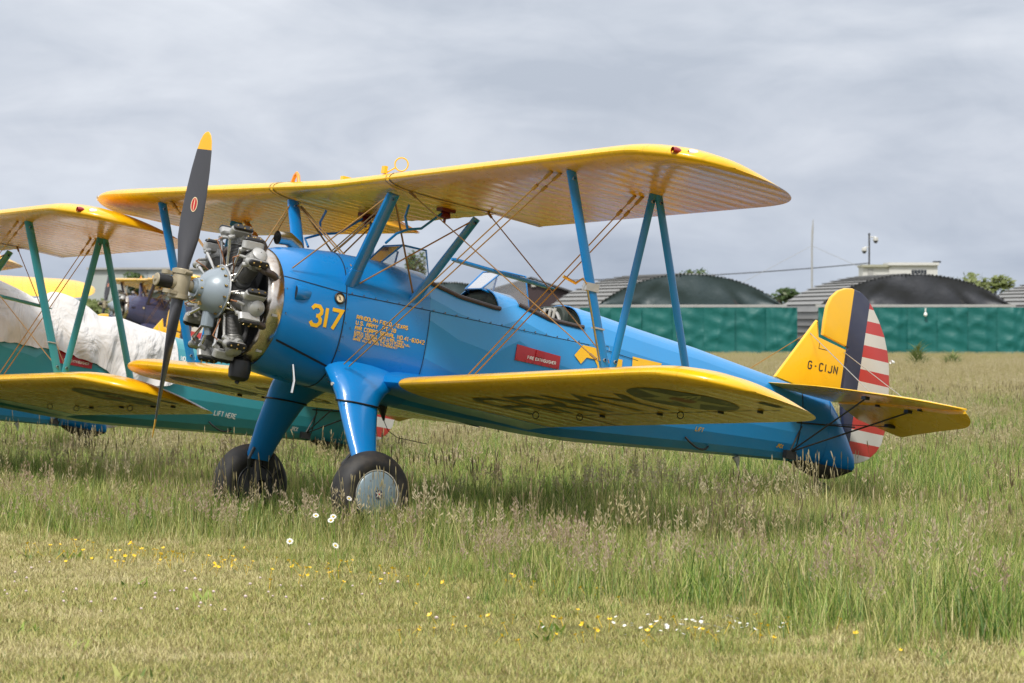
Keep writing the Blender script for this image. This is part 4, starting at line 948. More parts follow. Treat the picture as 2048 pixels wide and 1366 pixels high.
M['g_dry'] = grass_mat('dry_lawn_blades', [(.25, (.50, .45, .18)), (.5, (.62, .55, .27)), (.72, (.72, .64, .38))], .3)
M['g_pale'] = grass_mat('pale_yellow_blades', [(.25, (.40, .44, .12)), (.5, (.52, .50, .18)), (.72, (.62, .56, .26))])
M['g_brown'] = grass_mat('brown_stems', [(.25, (.24, .17, .075)), (.7, (.36, .27, .14))])
def blade(mb, x, y, h, w_, lean, az, curl, mi, seg=3):
    dx, dy = math.cos(az), math.sin(az); px, py = -dy, dx; L, Rr = [], []
    for k in range(seg + 1):
        u = k / seg; r_ = lean * u + curl * u * u; ww = w_ * (1 - u) ** .7 * .5
        z = h * (u - .18 * (lean + curl) * u * u)
        c_ = (x + dx * r_ * h, y + dy * r_ * h, z); L.append((c_[0] + px * ww, c_[1] + py * ww, z)); Rr.append((c_[0] - px * ww, c_[1] - py * ww, z))
    vs_ = []; fs_ = []
    for a, b in zip(L[:-1], Rr[:-1]): vs_ += [a, b]
    vs_.append(L[-1])
    for k in range(seg - 1): fs_.append((2 * k, 2 * k + 1, 2 * k + 3, 2 * k + 2))
    fs_.append((2 * (seg - 1), 2 * (seg - 1) + 1, 2 * seg)); mb.add(vs_, fs_, True, mi)
def spike(mb, x, y, h, az, lean, kind, mi_stem, mi_head):
    dx, dy = math.cos(az), math.sin(az); pts = [(x + dx * lean * u * u * h, y + dy * lean * u * u * h, h * u) for u in (0, .35, .7, 1.0)]
    mb.tube(pts, .0013, 3, False, mi_stem); tip = Vector(pts[-1]); d_ = (tip - Vector(pts[-2])).normalized()
    if kind == 0:      # loose panicle
        for k in range(11):
            u = random.random(); b = tip - d_ * (.13 * (1 - u)); a = random.random() * 6.28; s_ = .028 * (1.1 - u)
            e = b + Vector((math.cos(a) * s_, math.sin(a) * s_, .018)); n_ = Vector((-math.sin(a), math.cos(a), 0)) * .0035
            mb.add([b, e + n_, e + Vector((0, 0, .012)), e - n_], [(0, 1, 2), (0, 2, 3)], True, mi_head)
    else:              # dense spike
        L = .05 + .04 * random.random(); mb.tube([tip - d_ * .005, tip + d_ * L * .3, tip + d_ * L * .75, tip + d_ * L], .004, 4, False, mi_head, rr=[.002, .005, .004, .0008])
def clump(name, n_, rad, h0, h1, w_, head, tones, heads=0, hk=0, lean=.35):
    """tones: share of (mid green, deep green, pale yellow, straw, brown) among the blades"""
    mb = MB(); cum = np.cumsum(tones) / sum(tones)
    for _ in range(n_):
        r_ = rad * math.sqrt(random.random()); a = random.random() * 6.283; mi = int(np.searchsorted(cum, random.random()))
        blade(mb, r_ * math.cos(a), r_ * math.sin(a), lerp(h0, h1, random.random() ** 1.2), w_ * (.6 + .8 * random.random()), lean * random.random(), random.random() * 6.283, .5 * random.random(), min(mi, 4))
    for _ in range(heads):
        r_ = rad * math.sqrt(random.random()); a = random.random() * 6.283
        spike(mb, r_ * math.cos(a), r_ * math.sin(a), h1 * (.95 + .45 * random.random()), random.random() * 6.283, .25 * random.random(), hk if hk < 2 else random.randint(0, 1), 3, 5)
    me = mb.mesh(name)
    for k in (MIDS.get(name, 'g_long'), 'g_deep', 'g_pale', 'g_straw', 'g_brown', head): me.materials.append(M[k])
    return bpy.data.objects.new(name, me)
MIDS = {'lawn_clump': 'g_lawn', 'dry_lawn_clump': 'g_dry'}
def scatter(name, pts, scales, clumps, zs=None, **tags):
    col_ = bpy.data.collections.new(name + '_sources')
    for c_ in clumps: col_.objects.link(c_)
    me = bpy.data.meshes.new(name); n_ = len(pts)
    z = ground_z(pts[:, 0], pts[:, 1]) if zs is None else zs
    co = np.column_stack([pts, z]).astype(np.float32); me.vertices.add(n_); me.vertices.foreach_set('co', co.ravel())
    a = me.attributes.new('scl', 'FLOAT', 'POINT'); a.data.foreach_set('value', np.asarray(scales, np.float32))
    a = me.attributes.new('rotz', 'FLOAT', 'POINT'); a.data.foreach_set('value', rng.uniform(0, 6.283, n_).astype(np.float32))
    a = me.attributes.new('pick', 'INT', 'POINT'); a.data.foreach_set('value', rng.integers(0, len(clumps), n_).astype(np.int32))
    o_ = bpy.data.objects.new(name, me); COL.objects.link(o_)
    ng = bpy.data.node_groups.new(name, 'GeometryNodeTree'); ng.interface.new_socket('Geometry', in_out='INPUT', socket_type='NodeSocketGeometry'); ng.interface.new_socket('Geometry', in_out='OUTPUT', socket_type='NodeSocketGeometry')
    N, L = ng.nodes, ng.links; gi, go = N.new('NodeGroupInput'), N.new('NodeGroupOutput')
    iop = N.new('GeometryNodeInstanceOnPoints'); ci = N.new('GeometryNodeCollectionInfo'); ci.inputs['Collection'].default_value = col_; ci.inputs['Separate Children'].default_value = True; ci.inputs['Reset Children'].default_value = True
    def attr(nm, ty):
        k = N.new('GeometryNodeInputNamedAttribute'); k.data_type = ty; k.inputs['Name'].default_value = nm; return k.outputs['Attribute']
    L.new(gi.outputs[0], iop.inputs['Points']); L.new(ci.outputs[0], iop.inputs['Instance']); iop.inputs['Pick Instance'].default_value = True
    L.new(attr('pick', 'INT'), iop.inputs['Instance Index']); L.new(attr('scl', 'FLOAT'), iop.inputs['Scale'])
    cx_ = N.new('ShaderNodeCombineXYZ'); L.new(attr('rotz', 'FLOAT'), cx_.inputs[2]); L.new(cx_.outputs[0], iop.inputs['Rotation'])
    L.new(iop.outputs[0], go.inputs[0]); md = o_.modifiers.new('scatter', 'NODES'); md.node_group = ng
    for k, v in tags.items(): o_[k] = v
    return o_
CAM2 = np.array([-11.866, -23.775]); FWD = np.array([.5352, .8447]); RGT = np.array([.8447, -.5352])
def field(d0, d1, dens, margin=3.0):
    """random ground points in the wedge the camera can plausibly see"""
    tan = 1024 / 6490 ; A = tan * (d1 ** 2 - d0 ** 2) + 2 * margin * (d1 - d0); n_ = int(A * dens)
    d_ = np.empty(0)
    d_ = np.sqrt(rng.uniform(d0 ** 2, d1 ** 2, n_)); wl_ = tan * d_ + margin; lat = rng.uniform(-1, 1, n_) * wl_
    return CAM2 + d_[:, None] * FWD + lat[:, None] * RGT
def vnoise(p, s, seed):
    """smooth value noise, 0..1"""
    r_ = np.random.default_rng(seed); T = r_.random((64, 64)); q_ = p * s; i = np.floor(q_).astype(int); f = q_ - i; f = f * f * (3 - 2 * f)
    a, b, c_, d_ = T[i[:, 0] % 64, i[:, 1] % 64], T[(i[:, 0] + 1) % 64, i[:, 1] % 64], T[i[:, 0] % 64, (i[:, 1] + 1) % 64], T[(i[:, 0] + 1) % 64, (i[:, 1] + 1) % 64]
    return (a * (1 - f[:, 0]) + b * f[:, 0]) * (1 - f[:, 1]) + (c_ * (1 - f[:, 0]) + d_ * f[:, 0]) * f[:, 1]
EY = [-40, -12, -11, -9, -7.2, -5, -2.5, 0, 1.5, 4, 40]; EXs = [-.9, -.9, -1.05, -1.15, -.9, -.9, -.75, -.95, -1.4, -2.2, -6]
def edge_dist(p): return p[:, 0] - np.interp(p[:, 1], EY, EXs) - (vnoise(p, .7, 3) - .5) * 1.3 - (vnoise(p, 2.2, 5) - .5) * .5
near = [clump('long_grass_clump', 40, .17, .08, .30, .0062, 'g_head', (5, 4, 2.2, 1.2, .6), 0, 0, .55) for _ in range(6)]
green = [clump('green_grass_clump', 34, .16, .12, .36, .0075, 'g_head', (5, 7, 1, .3, .1), 0, 0, .5) for _ in range(4)]
seeds = [clump('seed_grass_clump', 9, .17, .14, .32, .0045, 'g_head', (3, 1, 2, 3, 1), 9, 0, .35) for _ in range(4)]
spikes = [clump('spike_grass_clump', 8, .18, .18, .36, .0055, 'g_dark', (4, 4, 1, 2, 1), 4, 1, .35) for _ in range(4)]
straws = [clump('straw_grass_clump', 12, .17, .14, .34, .005, 'g_shead', (2, 1, 3, 4, 1), 6, 0, .45) for _ in range(4)]
tall = [clump('tall_blade_clump', 8, .2, .26, .46, .0085, 'g_shead', (4, 3, 3, 2, .5), 1, 1, .6) for _ in range(4)]
lawn = [clump('lawn_clump', 76, .16, .012, .046, .0046, 'g_head', (5, 1.2, 3, 2.5, 1.2), 0, 0, .95) for _ in range(6)]
lawn_dry = [clump('dry_lawn_clump', 70, .16, .010, .042, .0046, 'g_head', (5, .1, 2, 2.5, 1.2), 0, 0, 1.1) for _ in range(5)]
far = [clump('far_grass_clump', 60, .55, .12, .36, .013, 'g_shead', (5, 2, 4, 4, 1), 12, 0, .4) for _ in range(4)]
# long grass
P = field(16, 62, 42, 3.0); e = edge_dist(P); big = vnoise(P, .33, 11)
keep = (e > -1.7) & (rng.random(len(P)) < np.clip(.55 + e * .33, 0, 1)); P, e, big = P[keep], e[keep], big[keep]
low = np.exp(-((P[:, 0] - 8) / 6.0) ** 2 - ((P[:, 1] - 17.5) / 4.5) ** 2)
scale = (.16 + .90 * np.clip((e + 1.2) / 2.6, 0, 1)) * (1 - .55 * low) * (.78 + .5 * big) * rng.uniform(.8, 1.2, len(P))
d_ = (P - CAM2) @ FWD; scale *= np.where(d_ > 36, 1.15, 1.0)
gsel = rng.random(len(P)) < np.clip((vnoise(P, .55, 51) + .3 * vnoise(P, 1.9, 52) - .50) * 3, .03, .9) * np.clip((e - .6) / 1.2, .12, 1)
scatter('green_grass', P[gsel], scale[gsel], green, label='lush green tussocks in the long meadow grass', category='grass', kind='stuff')
P, scale = P[~gsel], scale[~gsel]
scatter('long_grass', P, scale, near, label='long unmown green meadow grass under the aircraft', category='grass', kind='stuff')
P = field(17.5, 62, 15, 3.0); e = edge_dist(P); pat = vnoise(P, .45, 21) + .35 * (vnoise(P, 1.4, 22) - .5)
keep = (e > .25) & (rng.random(len(P)) < (np.clip((pat - .30) * 2.2, .1, 1) * np.exp(-((e - 1.0) / .8) ** 2) * .52 + .02)); P, e = P[keep], e[keep]
scatter('seed_grass', P, np.clip(.55 + .25 * e, 0, 1) * rng.uniform(.7, 1.2, len(P)), seeds, label='pinkish seeding grass heads above the long grass', category='grass', kind='stuff')
P = field(18.5, 62, 10, 3.0); e = edge_dist(P); pat = vnoise(P, .4, 27) + .3 * (vnoise(P, 1.7, 28) - .5)
keep = (e > .5) & (rng.random(len(P)) < np.clip((pat - .36) * 2.0, .04, 1) * np.clip(.15 + e / 11, 0, .9)); P, e = P[keep], e[keep]
scatter('straw_grass', P, rng.uniform(.7, 1.2, len(P)), straws, label='pale straw seed heads among the meadow grass', category='grass', kind='stuff')
P = field(18.5, 50, 9, 3.0); e = edge_dist(P); pat = vnoise(P, .5, 37)
keep = (e > .4) & (rng.random(len(P)) < np.clip((pat - .25) * 2.0, .05, 1)); P, e = P[keep], e[keep]
scatter('tall_grass', P, np.clip(.55 + .2 * e, 0, 1) * rng.uniform(.7, 1.15, len(P)), tall, label='taller single green grass blades above the meadow', category='grass', kind='stuff')
P = field(20, 62, 2.6, 3.0); e = edge_dist(P); pat = vnoise(P, .3, 31)
keep = (e > .9) & (rng.random(len(P)) < np.clip((pat - .3) * 2.2, .05, 1)); P = P[keep]
scatter('spike_grass', P, rng.uniform(.7, 1.25, len(P)), spikes, label='dark spiky grass heads among the meadow grass', category='grass', kind='stuff')
P = field(60, 178, 3.2, 6.0); dd = (P - CAM2) @ FWD; scatter('far_grass', P, rng.uniform(.8, 1.3, len(P)) * np.clip(1.25 - (dd - 60) / 95, .22, 1), far, label='pale seeding grass of the field out to the hangars', category='grass', kind='stuff')
P = field(13.5, 28, 84, 2.0); e = edge_dist(P); keep = e < .9; P, e = P[keep], e[keep]; u_ = (P - CAM2) @ FWD; v_ = (P - CAM2) @ RGT; Q = np.column_stack([u_ * 1.1, v_ * .5])
dry = vnoise(Q, .8, 61) * .6 + vnoise(Q, 2.6, 62) * .35 + rng.random(len(P)) * .16 > .56; sc = rng.uniform(.7, 1.3, len(P)) * (.7 + .6 * vnoise(P, .9, 41) + .35 * np.clip((e + .7), 0, 1))
scatter('lawn_grass', P[~dry], sc[~dry], lawn, label='short mown green grass strip in the foreground', category='grass', kind='stuff')
scatter('dry_lawn_grass', P[dry], sc[dry], lawn_dry, label='dry straw coloured patches in the mown strip', category='grass', kind='stuff')

herb = [clump('broad_leaf_clump', 9, .10, .03, .11, .030, 'g_head', (3, 4, .6, 0, .3), 0, 0, 1.3) for _ in range(4)]
P = field(14, 34, 1.6, 2.5); keep = rng.random(len(P)) < np.clip((vnoise(P, .8, 71) - .35) * 2.5, .02, 1); P = P[keep]
scatter('broad_leaf_herbs', P, rng.uniform(.6, 1.2, len(P)), herb, label='low broad leaved weeds dotted through the grass', category='grass', kind='stuff')
P = np.concatenate([np.column_stack([cx_ + rng.normal(0, .24, 34), cy_ + rng.normal(0, .20, 34)]) for cx_, cy_ in ((1.02, -1.34), (1.22, -1.28), (1.05, -1.3), (1.15, .78), (1.0, .9), (6.55, -.2))])
scatter('wheel_grass', P, rng.uniform(.6, 1.05, len(P)), green + tall, label='tufts of grass pressed round the aircraft wheels', category='grass', kind='stuff')

# ---- flowers
M['petal'] = plain('white_petal', (.80, .80, .77), .6, 0, .05); M['but'] = plain('buttercup_yellow', (.85, .56, .01), .4, 0, .08); M['clover'] = plain('clover_pink_white', (.62, .50, .48), .7, 0, .15)
def daisy(x, y, h, nheads, rs, tilt=(0, 0)):
    mb = MB(); hd = []; g_ = float(ground_z(x, y))
    r0 = empty('daisy', (x, y, g_), (0, 0, rs), category='flower')
    mb.tube([(0, 0, 0), (.01, .01, h * .5), (0, .02, h)], .003, 5); mb.build('stem', 'g_long', r0)
    mb = MB(); c_ = Vector((0, .02, h)); n_ = Vector((-.45 + tilt[0], -.65 + tilt[1], .6)).normalized(); a1 = n_.cross(Vector((0, 0, 1))).normalized(); a2 = a1.cross(n_)
    for k in range(13):
        a = 2 * math.pi * k / 13; d0 = a1 * math.cos(a) + a2 * math.sin(a); s0 = n_.cross(d0); o0 = n_ * (.0015 * (k % 2))
        mb.add([c_ + d0 * .008 + o0, c_ + d0 * .018 + s0 * .0040 + o0 + n_ * .003, c_ + d0 * .0255 + o0 + n_ * .001, c_ + d0 * .018 - s0 * .0040 + o0 + n_ * .003], [(0, 1, 2, 3)], False)
    mb.build('petals', 'petal', r0)
    mb = MB(); mb.lathe([(-.002, .0075), (.004, .0065), (.006, .001)], c_, 'Z', 8); mb.build('flower_centre', 'but', r0); return r0
for (x, y, h), lab in zip([(.60, -1.76, .35), (-.36, -2.95, .31), (-.54, -3.50, .31), (-.47, -3.42, .33), (-1.41, -4.49, .25), (-1.34, -5.01, .25)],
    ['white daisy nearest the port wheel of the blue biplane', 'white daisy standing left of the close pair', 'left flower of the close pair of white daisies', 'right flower of the close pair of white daisies', 'white daisy furthest left, by the yellow buttercups', 'small white daisy lowest in front of the pair']):
    f_ = daisy(x, y, h, 1, random.random() * .6, (random.uniform(-.15, .25), random.uniform(-.15, .2))); f_['label'] = lab; f_['group'] = 'white daisies at the edge of the long grass'
def cup_mesh():
    mb = MB()
    for k in range(5):
        a = 2 * math.pi * k / 5; mb.add([(0, 0, 0), (.011 * math.cos(a - .55), .011 * math.sin(a - .55), .006), (.015 * math.cos(a), .015 * math.sin(a), .010), (.011 * math.cos(a + .55), .011 * math.sin(a + .55), .006)], [(0, 1, 2, 3)], False)
    mb.tube([(0, 0, 0), (.004, 0, -.06)], .0012, 3, False); me = mb.mesh('buttercup'); me.materials.append(M['but']); return me
def clover_mesh():
    mb = MB(); mb.lathe([(-.008, .003), (-.004, .011), (.003, .013), (.009, .008), (.011, .001)], (0, 0, 0), 'Z', 7); me = mb.mesh('clover_flower'); me.materials.append(M['clover']); return me
def white_mesh():
    mb = MB()
    for k in range(8):
        a = 2 * math.pi * k / 8; mb.add([(0, 0, 0), (.010 * math.cos(a - .3), .010 * math.sin(a - .3), .003), (.014 * math.cos(a), .014 * math.sin(a), .003), (.010 * math.cos(a + .3), .010 * math.sin(a + .3), .003)], [(0, 1, 2, 3)], False)
    me = mb.mesh('lawn_daisy'); me.materials.append(M['petal']); return me
cme, clm, wme = cup_mesh(), clover_mesh(), white_mesh()
def sprinkle(me, n_, fn, z0, z1, label, cat, group, s0=1.0):
    for _ in range(n_):
        x, y = fn(); o_ = bpy.data.objects.new(me.name, me); COL.objects.link(o_); o_.location = (x, y, float(ground_z(x, y)) + random.uniform(z0, z1)); k = s0 * random.uniform(.7, 1.25); o_.scale = (k, k, k)
        o_.rotation_euler = (random.uniform(-.9, .2), random.uniform(-.5, .5), random.random() * 6); o_['label'] = label; o_['category'] = cat; o_['group'] = group
def along(a, b, sp):
    def f():
        u = random.random(); return (lerp(a[0], b[0], u) + random.gauss(0, sp), lerp(a[1], b[1], u) + random.gauss(0, sp * 1.3))
    return f
sprinkle(cme, 110, along((-1.9, -1.7), (-1.35, -5.6), .33), .06, .11, 'small yellow buttercup in the patch left of the daisies', 'flower', 'yellow buttercups in the left patch')
sprinkle(cme, 55, along((-2.6, -8.4), (-1.0, -9.8), .42), .05, .10, 'small yellow buttercup in the patch low on the right', 'flower', 'yellow buttercups in the right patch')
sprinkle(cme, 12, along((-.6, -6.2), (-.9, -7.4), .12), .06, .1, 'small yellow buttercup where the long grass starts', 'flower', 'yellow buttercups by the long grass')
sprinkle(clm, 48, along((-3.2, -4.6), (-2.2, -6.8), .7), .04, .07, 'pale pink clover head in the mown grass', 'flower', 'clover heads in the mown grass', .75)
sprinkle(wme, 70, along((-1.7, -9.05), (-1.15, -9.3), .2), .05, .08, 'tiny white lawn daisy among the right buttercups', 'flower', 'white lawn daisies in the right patch', .85)

# ---- dock weeds out in the field
M['weed'] = grass_mat('weed_leaf', [(.2, (.15, .20, .06)), (.5, (.22, .27, .09)), (.8, (.34, .30, .14))], .4, 2.5, .6)
for x, y, h, lab in ((51.3, 52.9, 1.15, 'tall green weed standing in the pale field behind the tail'), (53.8, 54.2, .75, 'shorter green weed right of the tall one in the field')):
    mb = MB()
    for _ in range(int(150 * h)):
        a = random.random() * 6.28; r_ = .42 * random.random() ** .6; z = h * random.random() ** .8 * (1 - r_ * .5); s_ = .10 + .1 * random.random()
        blade(mb, r_ * math.cos(a) * (1.1 - z / h), r_ * math.sin(a) * (1.1 - z / h), s_ * 1.6, .05, .7, a, .5, 0, 2)
        for k in range(-5, 0): mb.v[k] = (mb.v[k][0], mb.v[k][1], mb.v[k][2] + z * .8)
    w_ = mb.build('dock_weed', 'weed', None, label=lab, category='weed', group='weeds in the field'); w_.location = (x, y, 0)

# ---- hangars
def sheet_mat(name, c0, c1):
    t = NT(name); o = t.obj(); n_ = t.noise(1.2, 6, .7, o)
    c = t.mix(n_, c0, c1); mp = t.n('ShaderNodeMapping'); mp.inputs['Scale'].default_value = (.15, 6, 6); t.l(o, mp.inputs[0])
    st = t.ramp(t.noise(1.0, 5, .6, mp.outputs[0]), [(.45, (0, 0, 0)), (.7, (1, 1, 1))]); c = t.mix(t.math('MULTIPLY', st, .35), c, (.17, .155, .14))
    t.bsdf(c, .55, .25, 0, .1, t.noise(6, 4, .6, o), .01); return t.m
M['sheet'] = sheet_mat('weathered_corrugated_sheet', (.19, .193, .19), (.29, .29, .28))
def cloth(name, c, rough):
    t = NT(name); o = t.obj(); t.bsdf(t.mix(t.noise(.7, 5, .6, o), scl(c, .85), scl(c, 1.12)), rough, 0, 0, .1, t.noise(2.5, 4, .55, o), .03); return t.m
M['tarp'] = cloth('green_tarpaulin', (.0, .115, .105), .5); M['tarp_dark'] = cloth('dark_green_tarpaulin', (.030, .052, .058), .5); M['tarp_black'] = cloth('charcoal_tarpaulin', (.030, .033, .042), .5)
M['beam'] = plain('grey_beam', (.36, .36, .35), .6, 0, .2, 3)
def hangar(origin, right, half, apex, depth_v, label, arch_mat, roof0=2.33, front_l=None, front_r=None, bot=0.0):
    """origin: ground point under the arch apex; right: unit vector along the front; depth_v: vector to the back"""
    ang = math.atan2(right.y, right.x); h = empty('hangar', origin, (0, 0, ang), label=label, category='hangar', group='arched hangars across the field')
    dv = Matrix.Rotation(-ang, 3, 'Z') @ depth_v
    A = half / math.sqrt(max(.05, 1 - (roof0 / apex) ** 2)); th0 = math.asin(roof0 / apex)
    prof = [(-half - .10, roof0 * k / 7) for k in range(7)] + [(-A * math.cos(a), apex * math.sin(a)) for a in np.linspace(th0, math.pi / 2, 13)]
    for sx_ in (1, -1):
        for (xa, za), (xb, zb) in zip(prof[:-1], prof[1:]):
            n_ = Vector((-(zb - za), 0, xb - xa)).normalized(); mb = MB(); rows = []
            S = [(0, .07), (.5, .02), (1, .0), (1, -.03), (0, .03)]
            for d_ in (0, .33, .66, 1.0): rows.append([Vector((sx_ * (lerp(xa, xb, u) + n_.x * o_), 0, lerp(za, zb, u) + n_.z * o_)) + dv * d_ for u, o_ in S])
            mb.grid(rows, close_u=True, smooth=False, flip=sx_ < 0); mb.add(rows[0], [(0, 1, 2, 3, 4)], False); mb.add(rows[-1], [(0, 1, 2, 3, 4)], False); mb.build('roof_sheet', 'sheet', h)
    mb = MB(); P = [(x, .04, z) for x, z in prof] + [(-x, .04, z) for x, z in reversed(prof[:-1])]; mb.add(P, [tuple(range(len(P)))], False)
    P = [Vector(p) + dv * .99 for p in P]; mb.add(P, [tuple(range(len(P)))], False); mb.build('end_wall', 'barrel', h, kind='stuff')
    mb = MB(); nx = 44
    rows = []
    for j in range(9):
        v = j / 8; row = []
        for i in range(nx + 1):
            u = -1 + 2 * i / nx; xx = half * u; zt = apex * math.sqrt(max(0, 1 - (xx / A) ** 2)); z = lerp(roof0, zt, v)
            rel = abs(u); fold = .09 * math.sin(u * 5.2 + v * 3) * v * (1 - v) * 2 - .10 * math.exp(-((rel - .25 - .30 * (1 - v)) / .05) ** 2) * (1 - v) - .06 * math.exp(-((u - .1 + .22 * v) / .03) ** 2) * v + .04 * math.sin(u * 23) * (1 - v)
            row.append((xx, -.12 - fold * 1.6 - .05 * math.sin(u * 11 + v * 4) * (1 - v), z))
        rows.append(row)
    mb.grid(rows, flip=True); mb.build('gable_tarpaulin', arch_mat, h, 60)
    mb = MB()
    for i in range(62):
        u = -1 + 2 * i / 61; xx = A * .985 * u
        if abs(xx) > half * 1.02: continue
        z = apex * math.sqrt(max(0, 1 - (xx / A) ** 2)); mb.lathe([(-.05, .042), (.22, .042), (.22, .001)], (xx, -.1, z + .01), 'Y', 7)
    mb.build('eave_corrugation', arch_mat, h, kind='stuff')
    fl, fr_ = (-half - .85 if front_l is None else front_l), (half + .75 if front_r is None else front_r)
    mb = MB(); mb.box(((-half + half) / 2, -.2, roof0 - .03), (2 * half + .5, .14, .13)); mb.build('gutter_beam', 'beam', h)
    np_ = 7; top, base_ = roof0 - .11, .0
    for k in range(np_):
        x0, x1 = lerp(fl, fr_, k / np_), lerp(fl, fr_, (k + 1) / np_); mb = MB(); rows = []
        rs = np.random.default_rng(int(abs(origin[0]) * 10) + k); c1, c2, c3 = rs.uniform(.2, .8, 3); sl = rs.uniform(-.8, .8)
        for j in range(17):
            v = j / 16; row = []
            for i in range(15):
                u = i / 14
                f = .05 * math.sin(u * 3.14) + .030 * math.sin(9 * u + 5 * v * sl + c1 * 6) * (.3 + v * (1 - v)) + .035 * math.exp(-((u - c2 - sl * (v - .5)) / .06) ** 2) + .03 * math.exp(-((v - c3 - .4 * (u - .5)) / .05) ** 2) + .02 * math.sin(v * 21 + u * 4 + c1 * 9) * u * (1 - u) * 3
                if k in (0, np_ - 1):
                    uu = u if k == np_ - 1 else 1 - u; f += .05 * math.sin((uu * .9 + (1 - v) * .6) * 26) * max(0, uu + abs(v - .5) - .7)
                row.append((lerp(x0, x1, u) , -.42 - f * 1.9 + .10 * v - .06 * math.sin(k * 2.1), lerp(base_, top, v)))
            rows.append(row)
        mb.grid(rows, flip=True); mb.build('tarpaulin_panel', 'tarp', h, 60)
    return h
V3 = lambda x, y, z=0: Vector((x, y, z))
r1 = V3(84.11 - 76.18, 101.73 - 107.42).normalized()
h1 = hangar((79.9, 104.9, 0), r1, 4.45, 3.83, V3(84.99 - 79.89, 121.98 - 104.85) * .45, 'arched hangar with a dark green gable behind the port struts', 'tarp_dark', front_l=-5.35, front_r=5.2)
h2 = hangar((87.9, 97.5, 0), r1, 4.52, 3.80, V3(94.55 - 87.87, 111.35 - 97.47) * .6, 'arched hangar with a charcoal gable behind the striped tail', 'tarp_black', front_l=-4.65, front_r=5.3)
mb = MB(); mb.tube([(.45, -.62, 2.2), (.45, -.62, 1.98)], .03, 6); mb.lathe([(-.12, .03), (-.05, .09), (.03, .08), (.1, .02)], (.45, -.62, 1.9), 'Z', 10); mb.build('rope_knot', 'petal', h2)
h3 = hangar((102.2, 98.2, 0), r1, 4.5, 3.8, V3(6.0, 13.0) * .7, 'third arched hangar cut by the right picture edge', 'tarp_dark')
# dark arched hangar and maroon-gabled shed behind the cockpits
M['maroon'] = plain('maroon_boards', (.048, .030, .032), .6, 0, .2, 2)
hb = hangar((73.9, 117.4, 0), r1, 3.2, 3.5, V3(4.5, 12.0), 'dark low arched hangar behind the front cockpit', 'tarp_dark', roof0=2.2)
sh = empty('shed', (80.3, 119.2, 0), (0, 0, math.atan2(r1.y, r1.x)), label='shed with a dark maroon gable behind the rear cockpit', category='shed')
mb = MB(); P = [(-2.6, 0, 0), (2.6, 0, 0), (2.6, 0, 2.75), (-.35, 0, 3.72), (-2.6, 0, 3.05)]; Q = [(x, 6, z) for x, y, z in P]
mb.add(P + Q, [(0, 1, 2, 3, 4), (9, 8, 7, 6, 5), (0, 5, 6, 1), (1, 6, 7, 2), (0, 4, 9, 5)], False); mb.build('wall', 'maroon', sh)
mb = MB(); mb.box((1.15, 3, 3.30), (3.25, 6.6, .08), Matrix.Rotation(R(18.2), 3, 'Y')); mb.box((-1.55, 3, 3.46), (2.6, 6.6, .08), Matrix.Rotation(R(-16.5), 3, 'Y')); mb.build('roof', 'barrel', sh)
mb = MB(); mb.box((-.2, -.06, 3.42), (.22, .1, .16)); mb.build('floodlight', 'strap', sh)
# left far hangar: grey-green gable and panel wall
M['greyg'] = plain('grey_green_cladding', (.20, .26, .25), .6, 0, .15, 1.5); M['paleg'] = plain('pale_cladding', (.40, .43, .42), .6, 0, .15, 1.5)
lh = empty('shed', (45.6, 92.0, 0), (0, 0, math.atan2(r1.y, r1.x)), label='grey green gabled hangar far left behind the propeller', category='hangar')
mb = MB(); P = [(-2.2, 0, 0), (5, 0, 0), (5, 0, 2.6), (1.4, 0, 3.4), (-2.2, 0, 2.35)]; Q = [(x, 9, z) for x, y, z in P]; mb.add(P + Q, [(0, 1, 2, 3, 4), (9, 8, 7, 6, 5), (0, 5, 6, 1), (1, 6, 7, 2), (0, 4, 9, 5)], False); mb.build('wall', 'greyg', lh)
for k in range(6):
    mb = MB(); u0, u1 = k / 6, (k + 1) / 6; a, b = Vector((lerp(1.5, -2.5, u0), -.25, lerp(3.5, 2.3, u0) - .0)), Vector((lerp(1.5, -2.5, u1), -.25, lerp(3.5, 2.3, u1) - .06)); a2, b2 = a + Vector((0, 9.5, 0)), b + Vector((0, 9.5, 0)); d_ = Vector((0, 0, -.08))
    mb.add([a, b, b2, a2, a + d_, b + d_, b2 + d_, a2 + d_], [(0, 1, 2, 3), (7, 6, 5, 4), (0, 4, 5, 1), (1, 5, 6, 2), (2, 6, 7, 3), (3, 7, 4, 0)], False); mb.build('roof_sheet', 'sheet', lh)
mb = MB(); mb.box((3.2, 4.5, 3.0), (3.9, 9.4, .08), Matrix.Rotation(R(12.5), 3, 'Y')); mb.build('roof_slope', 'sheet', lh)
pw = empty('hangar', (46.2, 96.5, 0), (0, 0, math.atan2(r1.y, r1.x)), label='pale panelled building rising behind the grey green hangar', category='hangar')
for k in range(6):
    mb = MB(); mb.box((-1.6 + k * .82, 0, 1.85), (.80, .2 + .03 * (k % 2), 3.7)); mb.build('wall_panel', 'paleg', pw)
mb = MB(); mb.box((.45, .0, 3.74), (5.0, .5, .08)); mb.build('roof_edge', 'beam', pw)

